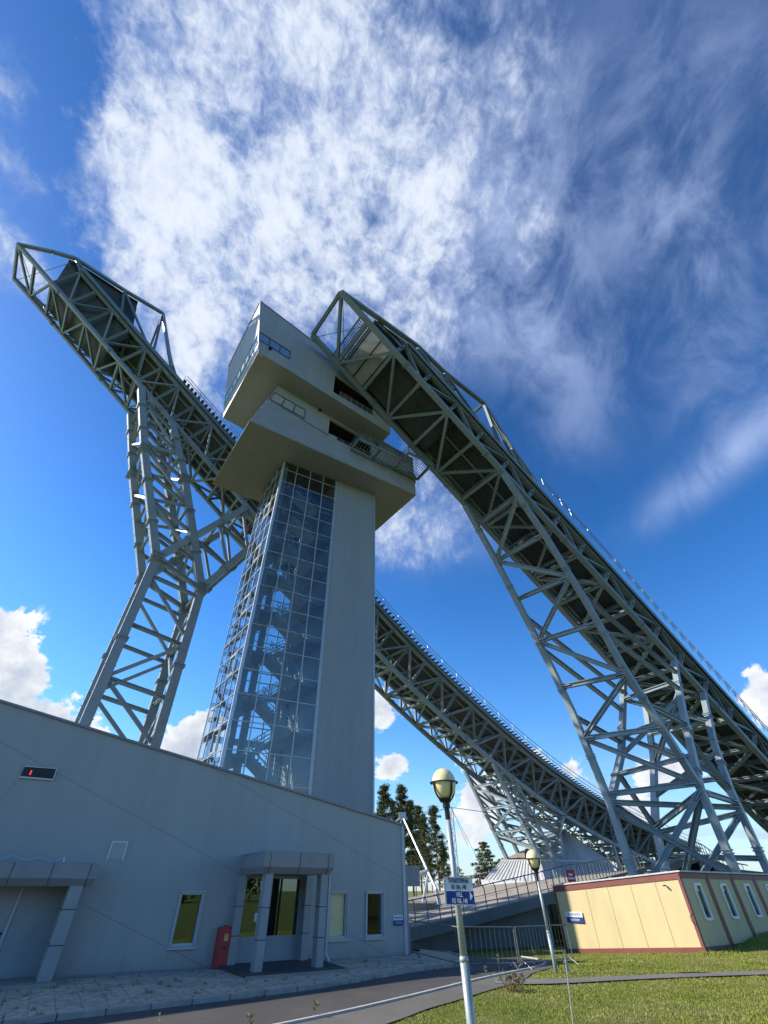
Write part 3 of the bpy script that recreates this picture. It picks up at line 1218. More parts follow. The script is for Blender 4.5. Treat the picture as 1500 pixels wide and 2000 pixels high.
def house_b():
    r, root = RB, rootB
    # side panels of pale sheet between deck and raised truss
    ts = [12.7 + 11.3*i/8 for i in range(9)]
    off = r.o - 0.25
    w = MB()
    lo = [r.P(t, off*0.35, 0.55) for t in ts]
    mid = [r.P(t, off, r.h*0.95) for t in ts]
    tp = [rd*t + rn*(r.k + off) + UP*(top_z(topB, t, r) - 0.5) for t in ts]
    w.loft(mid, tp)
    w.loft([p - rn*0.15 for p in mid], [p - rn*0.15 for p in tp])
    h = w.build('start_house', M_BRIGHT, root)
    lw = MB()
    lw.loft([p - rn*0.5 for p in lo], [p - rn*0.5 for p in mid])
    offf = -r.w - r.o + 0.3
    fb = [r.P(t, -r.w + 0.3, 0.5) for t in ts]
    ft = [rd*t + rn*(r.k + offf) + UP*(top_z(topB, t, r) - 0.5) for t in ts]
    lw.loft(fb, ft)
    lw.build('side_wall', M_HOUSE, h)
    rf = MB()
    rf.loft([p + UP*0.05 for p in tp], [p + UP*0.05 for p in ft])
    rf.loft([p + UP*0.2 for p in tp], [p + UP*0.2 for p in ft])
    rf.build('roof', M_HOUSE, h)
    for q in (0.38, 0.72):
        rb = MB()
        for i in range(8):
            a, b = mid[i].lerp(tp[i], q), mid[i + 1].lerp(tp[i + 1], q)
            rb.beam(a + rn*0.06, b + rn*0.06, 0.10, 0.12)
        rb.build('girt', M_BLACK, h)
    # underside of the start platform: bright sheet, then dark corrugated sheet
    t2 = [12.45 + 3.0*i/4 for i in range(5)]
    fl = MB()
    fl.loft([r.P(t, -0.15, 0.25) for t in t2], [r.P(t, -r.w + 0.15, 0.25) for t in t2])
    fl.loft([r.P(t, -0.15, 0.33) for t in t2], [r.P(t, -r.w + 0.15, 0.33) for t in t2])
    f = fl.build('platform_sheet', M_BRIGHT, root)
    rbm = MB()
    for t in (12.6, 13.95, 15.3):
        rbm.beam(r.P(t, -0.1, 0.18), r.P(t, -r.w + 0.1, 0.18), 0.12, 0.14, r.M(t))
    rbm.build('sheet_rail', M_BLACK, f)
    # catwalk grating at the upper edge
    gr = MB()
    for i in range(22):
        off_ = -0.2 - (r.w - 0.4)*i/21
        gr.beam(r.P(11.1, off_, 0.30), r.P(12.35, off_, 0.30), 0.07, 0.10, r.M(11))
    for t in (11.1, 11.75, 12.35):
        gr.beam(r.P(t, 0, 0.22), r.P(t, -r.w, 0.22), 0.14, 0.2, r.M(t))
    gr.build('catwalk', M_STEEL2, root)
    cor = MB()
    t3 = [15.6 + 8.4*i/8 for i in range(9)]
    rows = [[r.P(t, -0.1 - (r.w - 0.2)*j/40, 0.75 + (0.12 if j % 2 else 0)) for j in range(41)] for t in t3]
    for a, b in zip(rows, rows[1:]):
        cor.loft(a, b)
    cor.build('platform_floor', M_DECK, root)


house_b()


# ---------------------------------------------------------------- pylons
def RP(s, z, k):
    return rd*s + rn*k + UP*z


def pylon(name, label, cat, base):
    return thing(name, base, label, cat, 'steel pylons under the ski jumps')


def splice(mb, p, q, w, h, at=(0.33, 0.7)):
    d = (Vector(q) - Vector(p))
    L_ = d.length
    d = d.normalized()
    for t in at:
        c = Vector(p) + d*(L_*t)
        mb.beam(c - d*0.10, c - d*0.02, w*1.35, h*1.35, rn)
        mb.beam(c + d*0.10, c + d*0.18, w*1.35, h*1.35, rn)
    # climbing lugs
    nl = int(L_/2.3)
    for i in range(nl):
        c = Vector(p) + d*(1.2 + i*2.3)
        mb.beam(c - rd*(w*0.62), c + rd*(w*0.62), 0.07, 0.07)


def leg(root, pts, w, h, m, nm='leg'):
    mb = MB()
    for i, (a, b) in enumerate(zip(pts, pts[1:])):
        mb.beam(a, b, w, h, rn)
        splice(mb, a, b, w, h, (0.30, 0.68) if (Vector(b) - Vector(a)).length > 6 else ())
    for p in pts[1:-1]:
        for dz in (-0.55, -0.3, 0.0, 0.3, 0.55):
            mb.cbox(Vector(p) + UP*dz, w*1.5, h*1.4, 0.07, math.atan2(rd.y, rd.x))
    return mb.build(nm, m, root)


def web(root, nm, p, q, w, m, kind='I', up=UP):
    p, q = Vector(p), Vector(q)
    d = (q - p).normalized()
    b = MB().beam(p, q, w*0.85, w, up, kind)
    L_ = (q - p).length
    if L_ > 2.5:
        for c in (p + d*0.55, q - d*0.55):
            b.beam(c - d*0.45, c + d*0.45, w*1.5, w*0.22, up)
    return b.build(nm, m, root)


def hit(s, z, ds, dz, f):
    """where a sloping line meets the ramp's bottom chord"""
    t = 0.0
    for _ in range(4000):
        t += 0.02
        if z + dz*t >= f(s + ds*t) - 0.3:
            break
    return s + ds*t, z + dz*t


def y_pylon():
    kn, kf = RA.k, RA.k - RA.w
    root = pylon('lattice_pylon', 'tall forked grey lattice pylon left of the glass tower', 'pylon', RP(6.7, 0, (kn + kf)/2))
    m = M_STEEL3
    s2 = RA.px(474, 1081, 0)
    jl, jr = (4.0, 29.1), (9.5, 27.2)
    armR = hit(jr[0], jr[1], s2[0] - jr[0], s2[1] - jr[1], FA)
    a2 = RA.px(421, 1045, 0)
    armL = hit(jl[0], jl[1], 8.2, 12.0, FA)
    for k in (kn, kf):
        leg(root, [RP(3.6, 0, k), RP(*jl, k), RP(-2.0, 43.0, k), RP(-5.8, FA(-5.8) - 0.3, k)], 0.85, 0.70, m)
        leg(root, [RP(9.8, 0, k), RP(*jr, k), RP(3.6, 41.0, k), RP(-0.6, FA(-0.6) - 0.3, k)], 0.85, 0.70, m)
        leg(root, [RP(*jl, k), RP(*armL, k)], 0.75, 0.65, m, 'fork_arm')
        leg(root, [RP(*jr, k), RP(*armR, k)], 0.8, 0.7, m, 'fork_arm')
        web(root, 'horizontal_brace', RP(*jl, k), RP(*jr, k), 0.45, m)
    zs = [1.5, 6.5, 11.4, 16.2, 21.4, 27.0]
    sl = lambda z: 3.6 + (jl[0] - 3.6)*z/29.1
    sr = lambda z: 9.8 + (jr[0] - 9.8)*z/27.2
    for i, z in enumerate(zs):
        for k in (kn, kf):
            web(root, 'horizontal_brace', RP(sl(z), z, k), RP(sr(z - .8), z - 0.8, k), 0.36, m)
            if i < len(zs) - 1:
                z2 = zs[i + 1]
                if i % 2 == 0:
                    web(root, 'diagonal_brace', RP(sr(z), z, k), RP(sl(z2), z2, k), 0.32, m, 'box')
                else:
                    web(root, 'diagonal_brace', RP(sl(z), z, k), RP(sr(z2), z2 - 0.8, k), 0.32, m, 'box')
        for s in (sl, sr):
            web(root, 'horizontal_brace', RP(s(z), z, kn), RP(s(z), z, kf), 0.36, m)
            if i < len(zs) - 1:
                z2 = zs[i + 1]
                a, b = (kn, kf) if i % 2 else (kf, kn)
                web(root, 'diagonal_brace', RP(s(z), z, a), RP(s(z2), z2, b), 0.34, m, 'box')
    # left fork: rungs and diagonals between its two struts
    def pl(t):
        pts = [jl, (-2.0, 43.0), (-5.8, FA(-5.8))]
        return (pts[0][0] + (pts[1][0] - pts[0][0])*t*1.7, pts[0][1] + (pts[1][1] - pts[0][1])*t*1.7) if t < 1/1.7 else \
               (pts[1][0] + (pts[2][0] - pts[1][0])*(t*1.7 - 1)/0.7, pts[1][1] + (pts[2][1] - pts[1][1])*(t*1.7 - 1)/0.7)

    def pr(t):
        pts = [jr, (3.6, 41.0), (-0.6, FA(-0.6))]
        return (pts[0][0] + (pts[1][0] - pts[0][0])*t*1.6, pts[0][1] + (pts[1][1] - pts[0][1])*t*1.6) if t < 1/1.6 else \
               (pts[1][0] + (pts[2][0] - pts[1][0])*(t*1.6 - 1)/0.6, pts[1][1] + (pts[2][1] - pts[1][1])*(t*1.6 - 1)/0.6)
    tt = [0.14, 0.30, 0.46, 0.62, 0.78, 0.92]
    for i, t in enumerate(tt):
        for k in (kn, kf):
            web(root, 'horizontal_brace', RP(*pl(t), k), RP(*pr(t), k), 0.36, m)
            if i < len(tt) - 1:
                a, b = (pl(t), pr(tt[i + 1])) if i % 2 else (pr(t), pl(tt[i + 1]))
                web(root, 'diagonal_brace', RP(*a, k), RP(*b, k), 0.32, m, 'box')
        for p in (pl, pr):
            web(root, 'horizontal_brace', RP(*p(t), kn), RP(*p(t), kf), 0.34, m)
            if i < len(tt) - 1:
                a, b = (kn, kf) if i % 2 else (kf, kn)
                web(root, 'diagonal_brace', RP(*p(t), a), RP(*p(tt[i + 1]), b), 0.32, m, 'box')
    # right fork
    AL = lambda t: (jl[0] + (armL[0] - jl[0])*t, jl[1] + (armL[1] - jl[1])*t)
    AR = lambda t: (jr[0] + (armR[0] - jr[0])*t, jr[1] + (armR[1] - jr[1])*t)
    tt = [0.35, 0.65, 0.95]
    for i, t in enumerate(tt):
        for k in (kn, kf):
            web(root, 'horizontal_brace', RP(*AL(t), k), RP(*AR(t), k), 0.34, m)
            if i < len(tt) - 1:
                web(root, 'diagonal_brace', RP(*AR(t), k), RP(*AL(tt[i + 1]), k), 0.32, m, 'box')
        for p in (AL, AR):
            web(root, 'horizontal_brace', RP(*p(t), kn), RP(*p(t), kf), 0.34, m)
            if i < len(tt) - 1:
                web(root, 'diagonal_brace', RP(*p(t), kn), RP(*p(tt[i + 1]), kf), 0.30, m, 'box')
    # concrete pads
    for s in (3.6, 9.8):
        for k in (kn, kf):
            MB().cbox(RP(s, -0.4, k), 1.8, 1.8, 0.75, math.atan2(rd.y, rd.x)).build('footing_pad', M_CONC_D, root)


y_pylon()


def polyat(pts, t):
    """point at fraction t of a polyline of (s, z)"""
    d = [0]
    for a, b in zip(pts, pts[1:]):
        d.append(d[-1] + math.hypot(b[0] - a[0], b[1] - a[1]))
    x = d[-1]*t
    return (float(np.interp(x, d, [p[0] for p in pts])), float(np.interp(x, d, [p[1] for p in pts])))


def trestle_b():
    kn, kf = RB.k, RB.k - RB.w
    root = pylon('lattice_pylon', 'wide leaning lattice pylon under the near ramp, feet behind the yellow cabins', 'pylon', RP(45, 0, (kn + kf)/2))
    m = M_STEEL3
    A = [(30.5, FB_(30.5) - 0.3), (33.9, 29.7), (37.2, 23.2), (39.4, 18.6), (41.0, 14.6), (42.8, 7.5), (43.2, 0)]
    B = [(30.2, FB_(30.2) - 0.3), (35.0, 29.2), (38.6, 23.0), (41.2, 17.2), (44.2, 12.5), (46.9, 8.4), (47.0, 0)]
    cw = 0.50

    def run(pts, k):
        mb = MB()
        P = [RP(s, z, k) for s, z in pts]
        for a, b in zip(P, P[1:]):
            mb.beam(a, b, cw, cw*1.05, rn)
            d = (b - a).normalized()
            L_ = (b - a).length
            c = a.lerp(b, 0.5)
            mb.beam(c - d*0.12, c - d*0.03, cw*1.35, cw*1.35, rn)
            mb.beam(c + d*0.09, c + d*0.18, cw*1.35, cw*1.35, rn)
            for i in range(int(L_/1.6)):
                c = a + d*(0.8 + 1.6*i)
                mb.beam(c - rd*0.02, c + rd*(cw*0.60), 0.16, 0.10)
        return mb.build('leg', m, root)
    run(A, kf)
    run(B, kn)
    # front face: zig-zag between the two leaning legs
    tt = [0.07, 0.19, 0.31, 0.43, 0.55, 0.67, 0.785]
    for i, t in enumerate(tt):
        a, b = RP(*polyat(A, t), kf), RP(*polyat(B, t), kn)
        web(root, 'horizontal_brace', a, b, 0.40, m)
        if i < len(tt) - 1:
            t2 = tt[i + 1]
            p, q = (RP(*polyat(B, t), kn), RP(*polyat(A, t2), kf)) if i % 2 == 0 else (RP(*polyat(A, t), kf), RP(*polyat(B, t2), kn))
            web(root, 'diagonal_brace', p, q, 0.38, m, 'I')
    web(root, 'diagonal_brace', RP(46.9, 8.2, kn), RP(43.2, 1.5, kf), 0.42, m)
    web(root, 'diagonal_brace', RP(42.8, 7.3, kf), RP(46.9, 2.6, kn), 0.36, m)
    # inner legs of the V and the rear legs
    Cf = [(42.9, 7.6), (47.6, 11.9), (51.5, 17.0), (54.3, FB_(54.3) - 0.3)]
    Cn = [(46.9, 8.4), (48.2, 10.8), (50.6, 15.2), (54.2, FB_(54.2) - 0.3)]
    Df = [(47.8, 0), (49.4, 6.2), (54.4, 12.6), (57.6, FB_(57.6) - 0.3)]
    Dn = [(53.3, 0), (53.4, 9.0), (54.8, 13.0), (58.4, FB_(58.4) - 0.3)]
    run(Cf, kf)
    run(Cn, kn)
    run(Df, kf)
    run(Dn, kn)
    for t in (0.2, 0.5, 0.8):
        web(root, 'horizontal_brace', RP(*polyat(Cf, t), kf), RP(*polyat(Cn, t), kn), 0.38, m)
        web(root, 'horizontal_brace', RP(*polyat(Df, t), kf), RP(*polyat(Dn, t), kn), 0.38, m)
    for (p, k1, q, k2) in ((polyat(Cf, .5), kf, polyat(Dn, .5), kn), (polyat(Cf, .22), kf, polyat(Df, .3), kf), (polyat(Cn, .3), kn, polyat(Dn, .45), kn),
                           (polyat(A, .62), kf, polyat(Cf, .45), kf), (polyat(B, .62), kn, polyat(Cn, .42), kn), (polyat(A, .80), kf, polyat(Df, .28), kf),
                           (polyat(B, .80), kn, polyat(Dn, .40), kn), (polyat(A, .80), kf, polyat(Dn, .38), kn), (polyat(B, .80), kn, polyat(Df, .30), kf),
                           (polyat(A, .36), kf, polyat(Cf, .86), kf), (polyat(B, .36), kn, polyat(Cn, .88), kn), (polyat(Df, .45), kf, polyat(Dn, .62), kn), (polyat(Df, .75), kf, polyat(Dn, .5), kn),
                   (polyat(Cf, .35), kf, polyat(Cn, .65), kn), (polyat(Cf, .8), kf, polyat(Dn, .8), kn), (polyat(Df, .28), kf, polyat(Dn, .36), kn), (polyat(Df, .02), kf, polyat(Dn, .36), kn), (polyat(A, .45), kf, polyat(Cf, .7), kf),
                           (polyat(B, .45), kn, polyat(Cn, .72), kn), (polyat(Df, .6), kf, polyat(Cn, .7), kn), (polyat(B, .80), kn, polyat(Df, 0.02), kf)):
        web(root, 'diagonal_brace', RP(*p, k1), RP(*q, k2), 0.40, m)
    for s, k in ((43.2, kf), (47.0, kn), (47.8, kf), (53.3, kn)):
        MB().cbox(RP(s, -0.4, k), 1.5, 1.5, 0.8, math.atan2(rd.y, rd.x)).build('footing_pad', M_CONC_D, root)


trestle_b()


def pylon_a2():
    kn, kf = RA.k, RA.k - RA.w
    root = pylon('lattice_pylon', 'short splayed lattice pylon standing on the ribbed metal pyramid', 'pylon', RP(61, 5.0, (kn + kf)/2))
    m = M_STEEL3
    L1 = [(54.6, FA(54.6) - 0.3), (57.8, 10.4), (61.2, 5.0)]
    L2 = [(59.0, FA(59.0) - 0.3), (61.6, 9.4), (64.2, 5.0)]
    L3 = [(68.5, FA(68.5) - 0.3), (66.6, 8.0), (66.0, 5.4)]
    for k in (kn, kf):
        for P in (L1, L2, L3):
            leg(root, [RP(s, z, k) for s, z in P], 0.42, 0.42, m)
        for t in (0.25, 0.5, 0.75):
            web(root, 'horizontal_brace', RP(*polyat(L1, t), k), RP(*polyat(L2, t), k), 0.24, m)
            web(root, 'horizontal_brace', RP(*polyat(L2, t), k), RP(*polyat(L3, t), k), 0.24, m)
            web(root, 'diagonal_brace', RP(*polyat(L1, t - 0.2), k), RP(*polyat(L2, t), k), 0.22, m)
            web(root, 'diagonal_brace', RP(*polyat(L3, t - 0.2), k), RP(*polyat(L2, t), k), 0.22, m)
    for P in (L1, L2, L3):
        for i, t in enumerate((0.2, 0.45, 0.7)):
            web(root, 'horizontal_brace', RP(*polyat(P, t), kn), RP(*polyat(P, t), kf), 0.3, m)
            a, b = (kn, kf) if i % 2 else (kf, kn)
            web(root, 'diagonal_brace', RP(*polyat(P, t), a), RP(*polyat(P, t + 0.22), b), 0.28, m)


pylon_a2()


def trestles():
    """low steel frames carrying the flat end of the far ramp"""
    labels = ['low cross braced steel frame nearest the metal pyramid, under the far ramp', 'second low steel frame along the far ramp from the metal pyramid',
              'third low steel frame along the far ramp from the metal pyramid', 'last low steel frame under the far ramp, beside the leaning pylon']
    for s, lb in zip((80.0, 85.0, 90.0, 95.0), labels):
        root = thing('trestle_frame', RP(s, 2.5, RA.k - RA.w/2), lb, 'steel frame', 'low frames under the far ramp')
        z1 = FA(s) - 0.3
        for k in (RA.k, RA.k - RA.w):
            MB().beam(RP(s, 2.0, k), RP(s, z1, k), 0.4, 0.4, rn).build('leg', M_STEEL3, root)
        MB().beam(RP(s, 2.4, RA.k), RP(s, z1 - 0.2, RA.k - RA.w), 0.25, 0.25).build('diagonal_brace', M_STEEL3, root)
        MB().beam(RP(s, 2.4, RA.k - RA.w), RP(s, z1 - 0.2, RA.k), 0.25, 0.25).build('diagonal_brace', M_STEEL3, root)


trestles()


# ---------------------------------------------------------------- lift and stair tower
TA = Vector((-9.607, 30.147, 0))
TH = 61.6
td = Vector((math.sin(R(TH)), math.cos(R(TH)), 0))
tn = Vector((math.cos(R(TH)), -math.sin(R(TH)), 0))
dv = Vector((-3.14, 4.50, 0))
TD = dv.length
dvn = dv.normalized()
ln = Vector((-dvn.y, dvn.x, 0))          # outward normal of the left glass side
if ln.x > 0:
    ln = -ln
TW, GW = 10.72, 5.97


def TP(u, w=0.0, z=0.0):
    return TA + td*u + dvn*w + UP*z


def build_tower():
    root = thing('lift_tower', TA + td*5, 'tall grey lift and stair tower with glass corner and cantilevered two storey head', 'tower')
    z0, z1 = 6.45, 35.48
    MB().prism([TP(GW), TP(TW), TP(TW, TD), TP(GW, TD)], UP*35.49).build('shaft', M_TOWER, root)
    MB().prism([TP(0), TP(GW - 0.01), TP(GW - 0.01, TD), TP(0, TD)], UP*z0).build('plinth', M_TOWER, root)
    # edge flashings on the panel part
    fl = MB()
    for u in (GW + 0.06, TW - 0.04):
        fl.beam(TP(u, 0, 4) + tn*0.02, TP(u, 0, 35.4) + tn*0.02, 0.14, 0.08, tn)
    fl.build('corner_flashing', M_MULL, root)
    # glass
    g1 = MB().poly(TP(0.02, 0, z0), TP(GW, 0, z0), TP(GW, 0, z1), TP(0.02, 0, z1)).build('glass_wall', M_GLASS, root)
    g2 = MB().poly(TP(0, TD, z0), TP(0, 0.02, z0), TP(0, 0.02, z1), TP(0, TD, z1)).build('glass_wall', M_GLASS, root)
    rows = [z0 + 0.45 + 1.72*i for i in range(17)]
    m1, m2 = MB(), MB()
    for i in range(1, 5):
        u = GW*i/4 - (0.06 if i == 4 else 0)
        m1.beam(TP(u, 0, z0) + tn*0.03, TP(u, 0, z1) + tn*0.03, 0.075, 0.09, tn)
    for z in rows:
        m1.beam(TP(0.1, 0, z) + tn*0.025, TP(GW, 0, z) + tn*0.025, 0.060, 0.055, UP)
    for i in range(1, 5):
        w = TD*i/4 - (0.04 if i == 4 else 0)
        m2.beam(TP(0, w, z0) + ln*0.03, TP(0, w, z1) + ln*0.03, 0.065, 0.055, ln)
    for z in rows:
        m2.beam(TP(0, 0.1, z) + ln*0.025, TP(0, TD, z) + ln*0.025, 0.045, 0.06, UP)
    # opening lights: small thicker sashes on the left side
    for z in rows[1::3]:
        for w in (TD*0.26, TD*0.49):
            pass
        m2.beam(TP(0, TD*0.27, z + 0.12) + ln*0.05, TP(0, TD*0.48, z + 0.12) + ln*0.05, 0.08, 0.12, UP)
        m2.beam(TP(0, TD*0.27, z + 1.55) + ln*0.05, TP(0, TD*0.48, z + 1.55) + ln*0.05, 0.08, 0.12, UP)
        for w in (TD*0.27, TD*0.48):
            m2.beam(TP(0, w, z + 0.12) + ln*0.05, TP(0, w, z + 1.55) + ln*0.05, 0.08, 0.12, ln)
    m1.build('mullion_grid', M_MULL, g1)
    m2.build('mullion_grid', M_MULL, g2)
    cp = MB().prism([TP(-0.05, -0.02), TP(0.16, -0.03), TP(0.16, 0.10), TP(-0.04, 0.16)], UP*z1)
    for i in range(len(cp.v)):
        if cp.v[i].z < 1:
            cp.v[i].z = z0
    cp.build('corner_post', M_ALU, root)
    MB().beam(TP(0, 0, z0 - 0.05) + tn*0.06, TP(GW, 0, z0 - 0.05) + tn*0.06, 0.2, 0.16, UP).build('sill', M_MULL, root)
    # inside: columns, landings, stair flights, back frame
    for u, w in ((0.55, 0.55), (0.55, TD - 0.35), (2.9, TD - 0.35), (1.9, 2.7), (GW - 0.35, TD - 0.35)):
        MB().beam(TP(u, w, z0), TP(u, w, z1), 0.34, 0.34, td).build('column', M_INT, root)
    for i in range(9):
        z = z0 + 0.35 + 3.44*i
        if z > 34:
            break
        MB().prism([TP(4.45, 0.35, z), TP(GW - 0.05, 0.35, z), TP(GW - 0.05, TD - 0.2, z), TP(4.45, TD - 0.2, z)], -UP*0.22).build('landing', M_INT, root)
        MB().prism([TP(0.75, 0.5, z + 1.72), TP(2.0, 0.5, z + 1.72), TP(2.0, TD - 0.6, z + 1.72), TP(0.75, TD - 0.6, z + 1.72)], -UP*0.2).build('landing', M_INT, root)
        for (wa, wb, ua, ub, za, zb) in ((0.45, 1.9, 4.45, 2.0, z, z + 1.72), (2.6, 4.1, 2.0, 4.45, z + 1.72, z + 3.44)):
            f = MB()
            n = 10
            for k in range(n):
                u_a, u_b = lerp(ua, ub, k/n), lerp(ua, ub, (k + 1)/n)
                zz = lerp(za, zb, (k + 1)/n)
                f.prism([TP(u_a, wa, zz - 0.17), TP(u_b, wa, zz - 0.17), TP(u_b, wb, zz - 0.17), TP(u_a, wb, zz - 0.17)], UP*0.165)
            f.prism([TP(ua, wa + 0.05, za - 0.25), TP(ub, wa + 0.05, zb - 0.25), TP(ub, wa + 0.05, zb - 0.02), TP(ua, wa + 0.05, za - 0.02)], dvn*(wb - wa - 0.1))
            fo = f.build('stair_flight', M_STAIR, root)
            h = MB()
            for w in (wa, wb):
                for hh in (0.35, 0.65, 0.95):
                    h.beam(TP(ua, w, za + hh), TP(ub, w, zb + hh), 0.045, 0.045)
                for k in range(0, n + 1, 2):
                    u, zz = lerp(ua, ub, k/n), lerp(za, zb, k/n)
                    h.beam(TP(u, w, zz), TP(u, w, zz + 0.95), 0.04, 0.04, td)
            h.build('handrail', M_RAIL, fo)
        # spandrel beams on the rear side, with glazing bars between
        b = MB()
        b.beam(TP(0.1, TD - 0.12, z + 0.05), TP(GW, TD - 0.12, z + 0.05), 0.22, 0.42, UP)
        for q in (0.75, 1.25):
            b.beam(TP(0.1, TD - 0.06, z + q*1.6), TP(GW, TD - 0.06, z + q*1.6), 0.07, 0.07, UP)
        for u in (1.5, 2.95, 4.3):
            b.beam(TP(u, TD - 0.06, z), TP(u, TD - 0.06, z + 3.4), 0.07, 0.10, td)
        b.build('rear_frame', M_INT, root)
        c = MB()
        c.beam(TP(0.16, 0.2, z), TP(0.16, TD - 0.2, z), 0.2, 0.34, UP)
        c.beam(TP(0.25, 0.7, z + 0.3), TP(0.25, TD - 0.7, z + 3.1), 0.16, 0.2, ln)
        c.build('wind_brace', M_INT, root)
    MB().prism([TP(5.0, TD - 0.10, z0), TP(GW, TD - 0.10, z0), TP(GW, TD, z0), TP(5.0, TD, z0)], UP*(z1 - z0)).build('rear_wall', M_INT, root)
    MB().prism([TP(0.3, TD - 0.10, 31), TP(5.0, TD - 0.10, 31), TP(5.0, TD, 31), TP(0.3, TD, 31)], UP*(z1 - 31)).build('rear_wall', M_INT, root)

    # ---- head: two stacked cantilevered boxes
    CH = 58.2
    cd = Vector((math.sin(R(CH)), math.cos(R(CH)), 0))
    cn = Vector((math.cos(R(CH)), -math.sin(R(CH)), 0))
    a0 = ray(487, 822)
    a0 = a0*(33.6/a0.z)
    kl = cn.dot(a0)
    e0 = ray(505, 686)
    e0 = e0*(41.7/e0.z)
    ku = cn.dot(e0)
    ext = Vector((-6.01, 8.47, 0))

    def CP(a, z, k, o=0.0):
        return cd*a + cn*(k + o) + UP*z

    def az(px, py, k):
        p = on_plane(px, py, cn, k)
        return p.dot(cd), p.z

    def head_box(k, aLb, aLt, aR, zb, zt, hole, soffit_m, depth):
        a0_, a1_, h0, h1 = hole
        w = MB()
        th = cn*-0.25
        w.prism([CP(aLb, zb(aLb), k), CP(a0_, zb(a0_), k), CP(a0_, zt(a0_), k), CP(aLt, zt(aLt), k)], th)
        w.prism([CP(a0_, zb(a0_), k), CP(a1_, zb(a1_), k), CP(a1_, h0(a1_), k), CP(a0_, h0(a0_), k)], th)
        w.prism([CP(a0_, h1(a0_), k), CP(a1_, h1(a1_), k), CP(a1_, zt(a1_), k), CP(a0_, zt(a0_), k)], th)
        w.prism([CP(a1_, zb(a1_), k), CP(aR, zb(aR), k), CP(aR, zt(aR), k), CP(a1_, zt(a1_), k)], th)
        front = w.build('front_wall', M_CAP, root)
        ins = cn*-0.25
        MB().prism([CP(aLb, zb(aLb), k) + ins, CP(aLt, zt(aLt), k) + ins, CP(aLt, zt(aLt), k) + depth, CP(aLb, zb(aLb), k) + depth], cd*0.2).build('end_wall', M_CAP, root)
        MB().prism([CP(aR, zb(aR), k) + ins, CP(aR, zt(aR), k) + ins, CP(aR, zt(aR), k) + depth, CP(aR, zb(aR), k) + depth], -cd*0.2).build('end_wall', M_CAP, root)
        MB().prism([CP(aLb + .3, zb(aLb), k) + depth, CP(aR, zb(aR), k) + depth, CP(aR, zt(aR), k) + depth, CP(aLt + .3, zt(aLt), k) + depth], -depth.normalized()*0.2).build('rear_wall', M_CAP, root)
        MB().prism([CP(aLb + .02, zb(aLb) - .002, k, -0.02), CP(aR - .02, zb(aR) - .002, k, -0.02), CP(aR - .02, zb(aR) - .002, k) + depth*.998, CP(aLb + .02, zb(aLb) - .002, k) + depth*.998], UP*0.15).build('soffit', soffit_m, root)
        MB().prism([CP(aLt + .02, zt(aLt) - .12, k, -0.02), CP(aR - .02, zt(aR) - .12, k, -0.02), CP(aR - .02, zt(aR) - .12, k) + depth*.998, CP(aLt + .02, zt(aLt) - .12, k) + depth*.998], UP*0.10).build('roof', M_TRIM, root)
        # loggia behind the opening
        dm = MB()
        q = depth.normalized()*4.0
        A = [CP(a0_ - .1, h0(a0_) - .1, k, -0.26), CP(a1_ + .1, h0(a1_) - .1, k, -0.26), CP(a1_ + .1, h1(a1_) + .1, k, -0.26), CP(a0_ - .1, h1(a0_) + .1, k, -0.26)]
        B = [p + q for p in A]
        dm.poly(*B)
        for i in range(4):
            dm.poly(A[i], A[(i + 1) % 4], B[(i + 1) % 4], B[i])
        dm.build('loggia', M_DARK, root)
        # parapet flashing
        fl = MB()
        fl.beam(CP(aLt, zt(aLt), k, 0.02), CP(aR, zt(aR), k, 0.02), 0.12, 0.10, UP)
        fl.beam(CP(aLt, zt(aLt), k, 0.02), CP(aLt, zt(aLt), k) + depth, 0.12, 0.10, UP)
        fl.build('parapet_flashing', M_TRIM, root)
        return front

    # lower box
    lt = az(548, 748, kl)
    zb1 = lambda a: 35.5
    zt1 = lambda a: lt[1] + (41.6 - lt[1])*(a - lt[0])/(22.3 - lt[0])
    o_tl, o_bl, o_tr = az(644.5, 818, kl), az(641.5, 857, kl), az(725.5, 864.5, kl)
    hole1 = (o_tl[0], o_tr[0], lambda a: o_bl[1] - 0.02*(a - o_tl[0]), lambda a: o_tl[1] + (o_tr[1] - o_tl[1])*(a - o_tl[0])/(o_tr[0] - o_tl[0]))
    f1 = head_box(kl, 2.9, lt[0], 22.4, zb1, zt1, hole1, M_SOFFIT, ext)
    # ribbed sheet band
    s0, s1_ = az(524.5, 780.5, kl), az(641.5, 852, kl)
    zs = lambda a: np.interp(a, [s0[0], s1_[0], 22.4], [s0[1], s1_[1], s1_[1] - 0.35])
    edge = lambda z: 2.9 + (z - 35.5)*(lt[0] - 2.9)/(lt[1] - 35.5)
    rb = MB()
    rb.prism([CP(2.92, 35.52, kl, 0.035), CP(22.38, 35.52, kl, 0.035), CP(22.38, float(zs(22.4)), kl, 0.035), CP(s1_[0], float(zs(s1_[0])), kl, 0.035), CP(s0[0], s0[1], kl, 0.035)], cn*-0.03)
    a = 3.0
    while a < 22.3:
        zmx = min(float(zs(a)), 35.5 + (a - 2.9)*(lt[1] - 35.5)/(lt[0] - 2.9))
        if zmx > 35.7:
            rb.box(CP(a, 35.52, kl, 0.035), cd*0.14, UP*(zmx - 35.56), cn*0.05)
        a += 0.28
    rb.build('ribbed_sheet', M_RIB, root)
    sl_ = MB()
    sl_.beam(CP(*s0, kl, 0.08), CP(s1_[0], s1_[1], kl, 0.08), 0.14, 0.08, UP)
    sl_.beam(CP(o_tr[0], float(zs(o_tr[0])), kl, 0.08), CP(22.4, float(zs(22.4)), kl, 0.08), 0.14, 0.08, UP)
    sl_.build('band_flashing', M_TRIM, root)

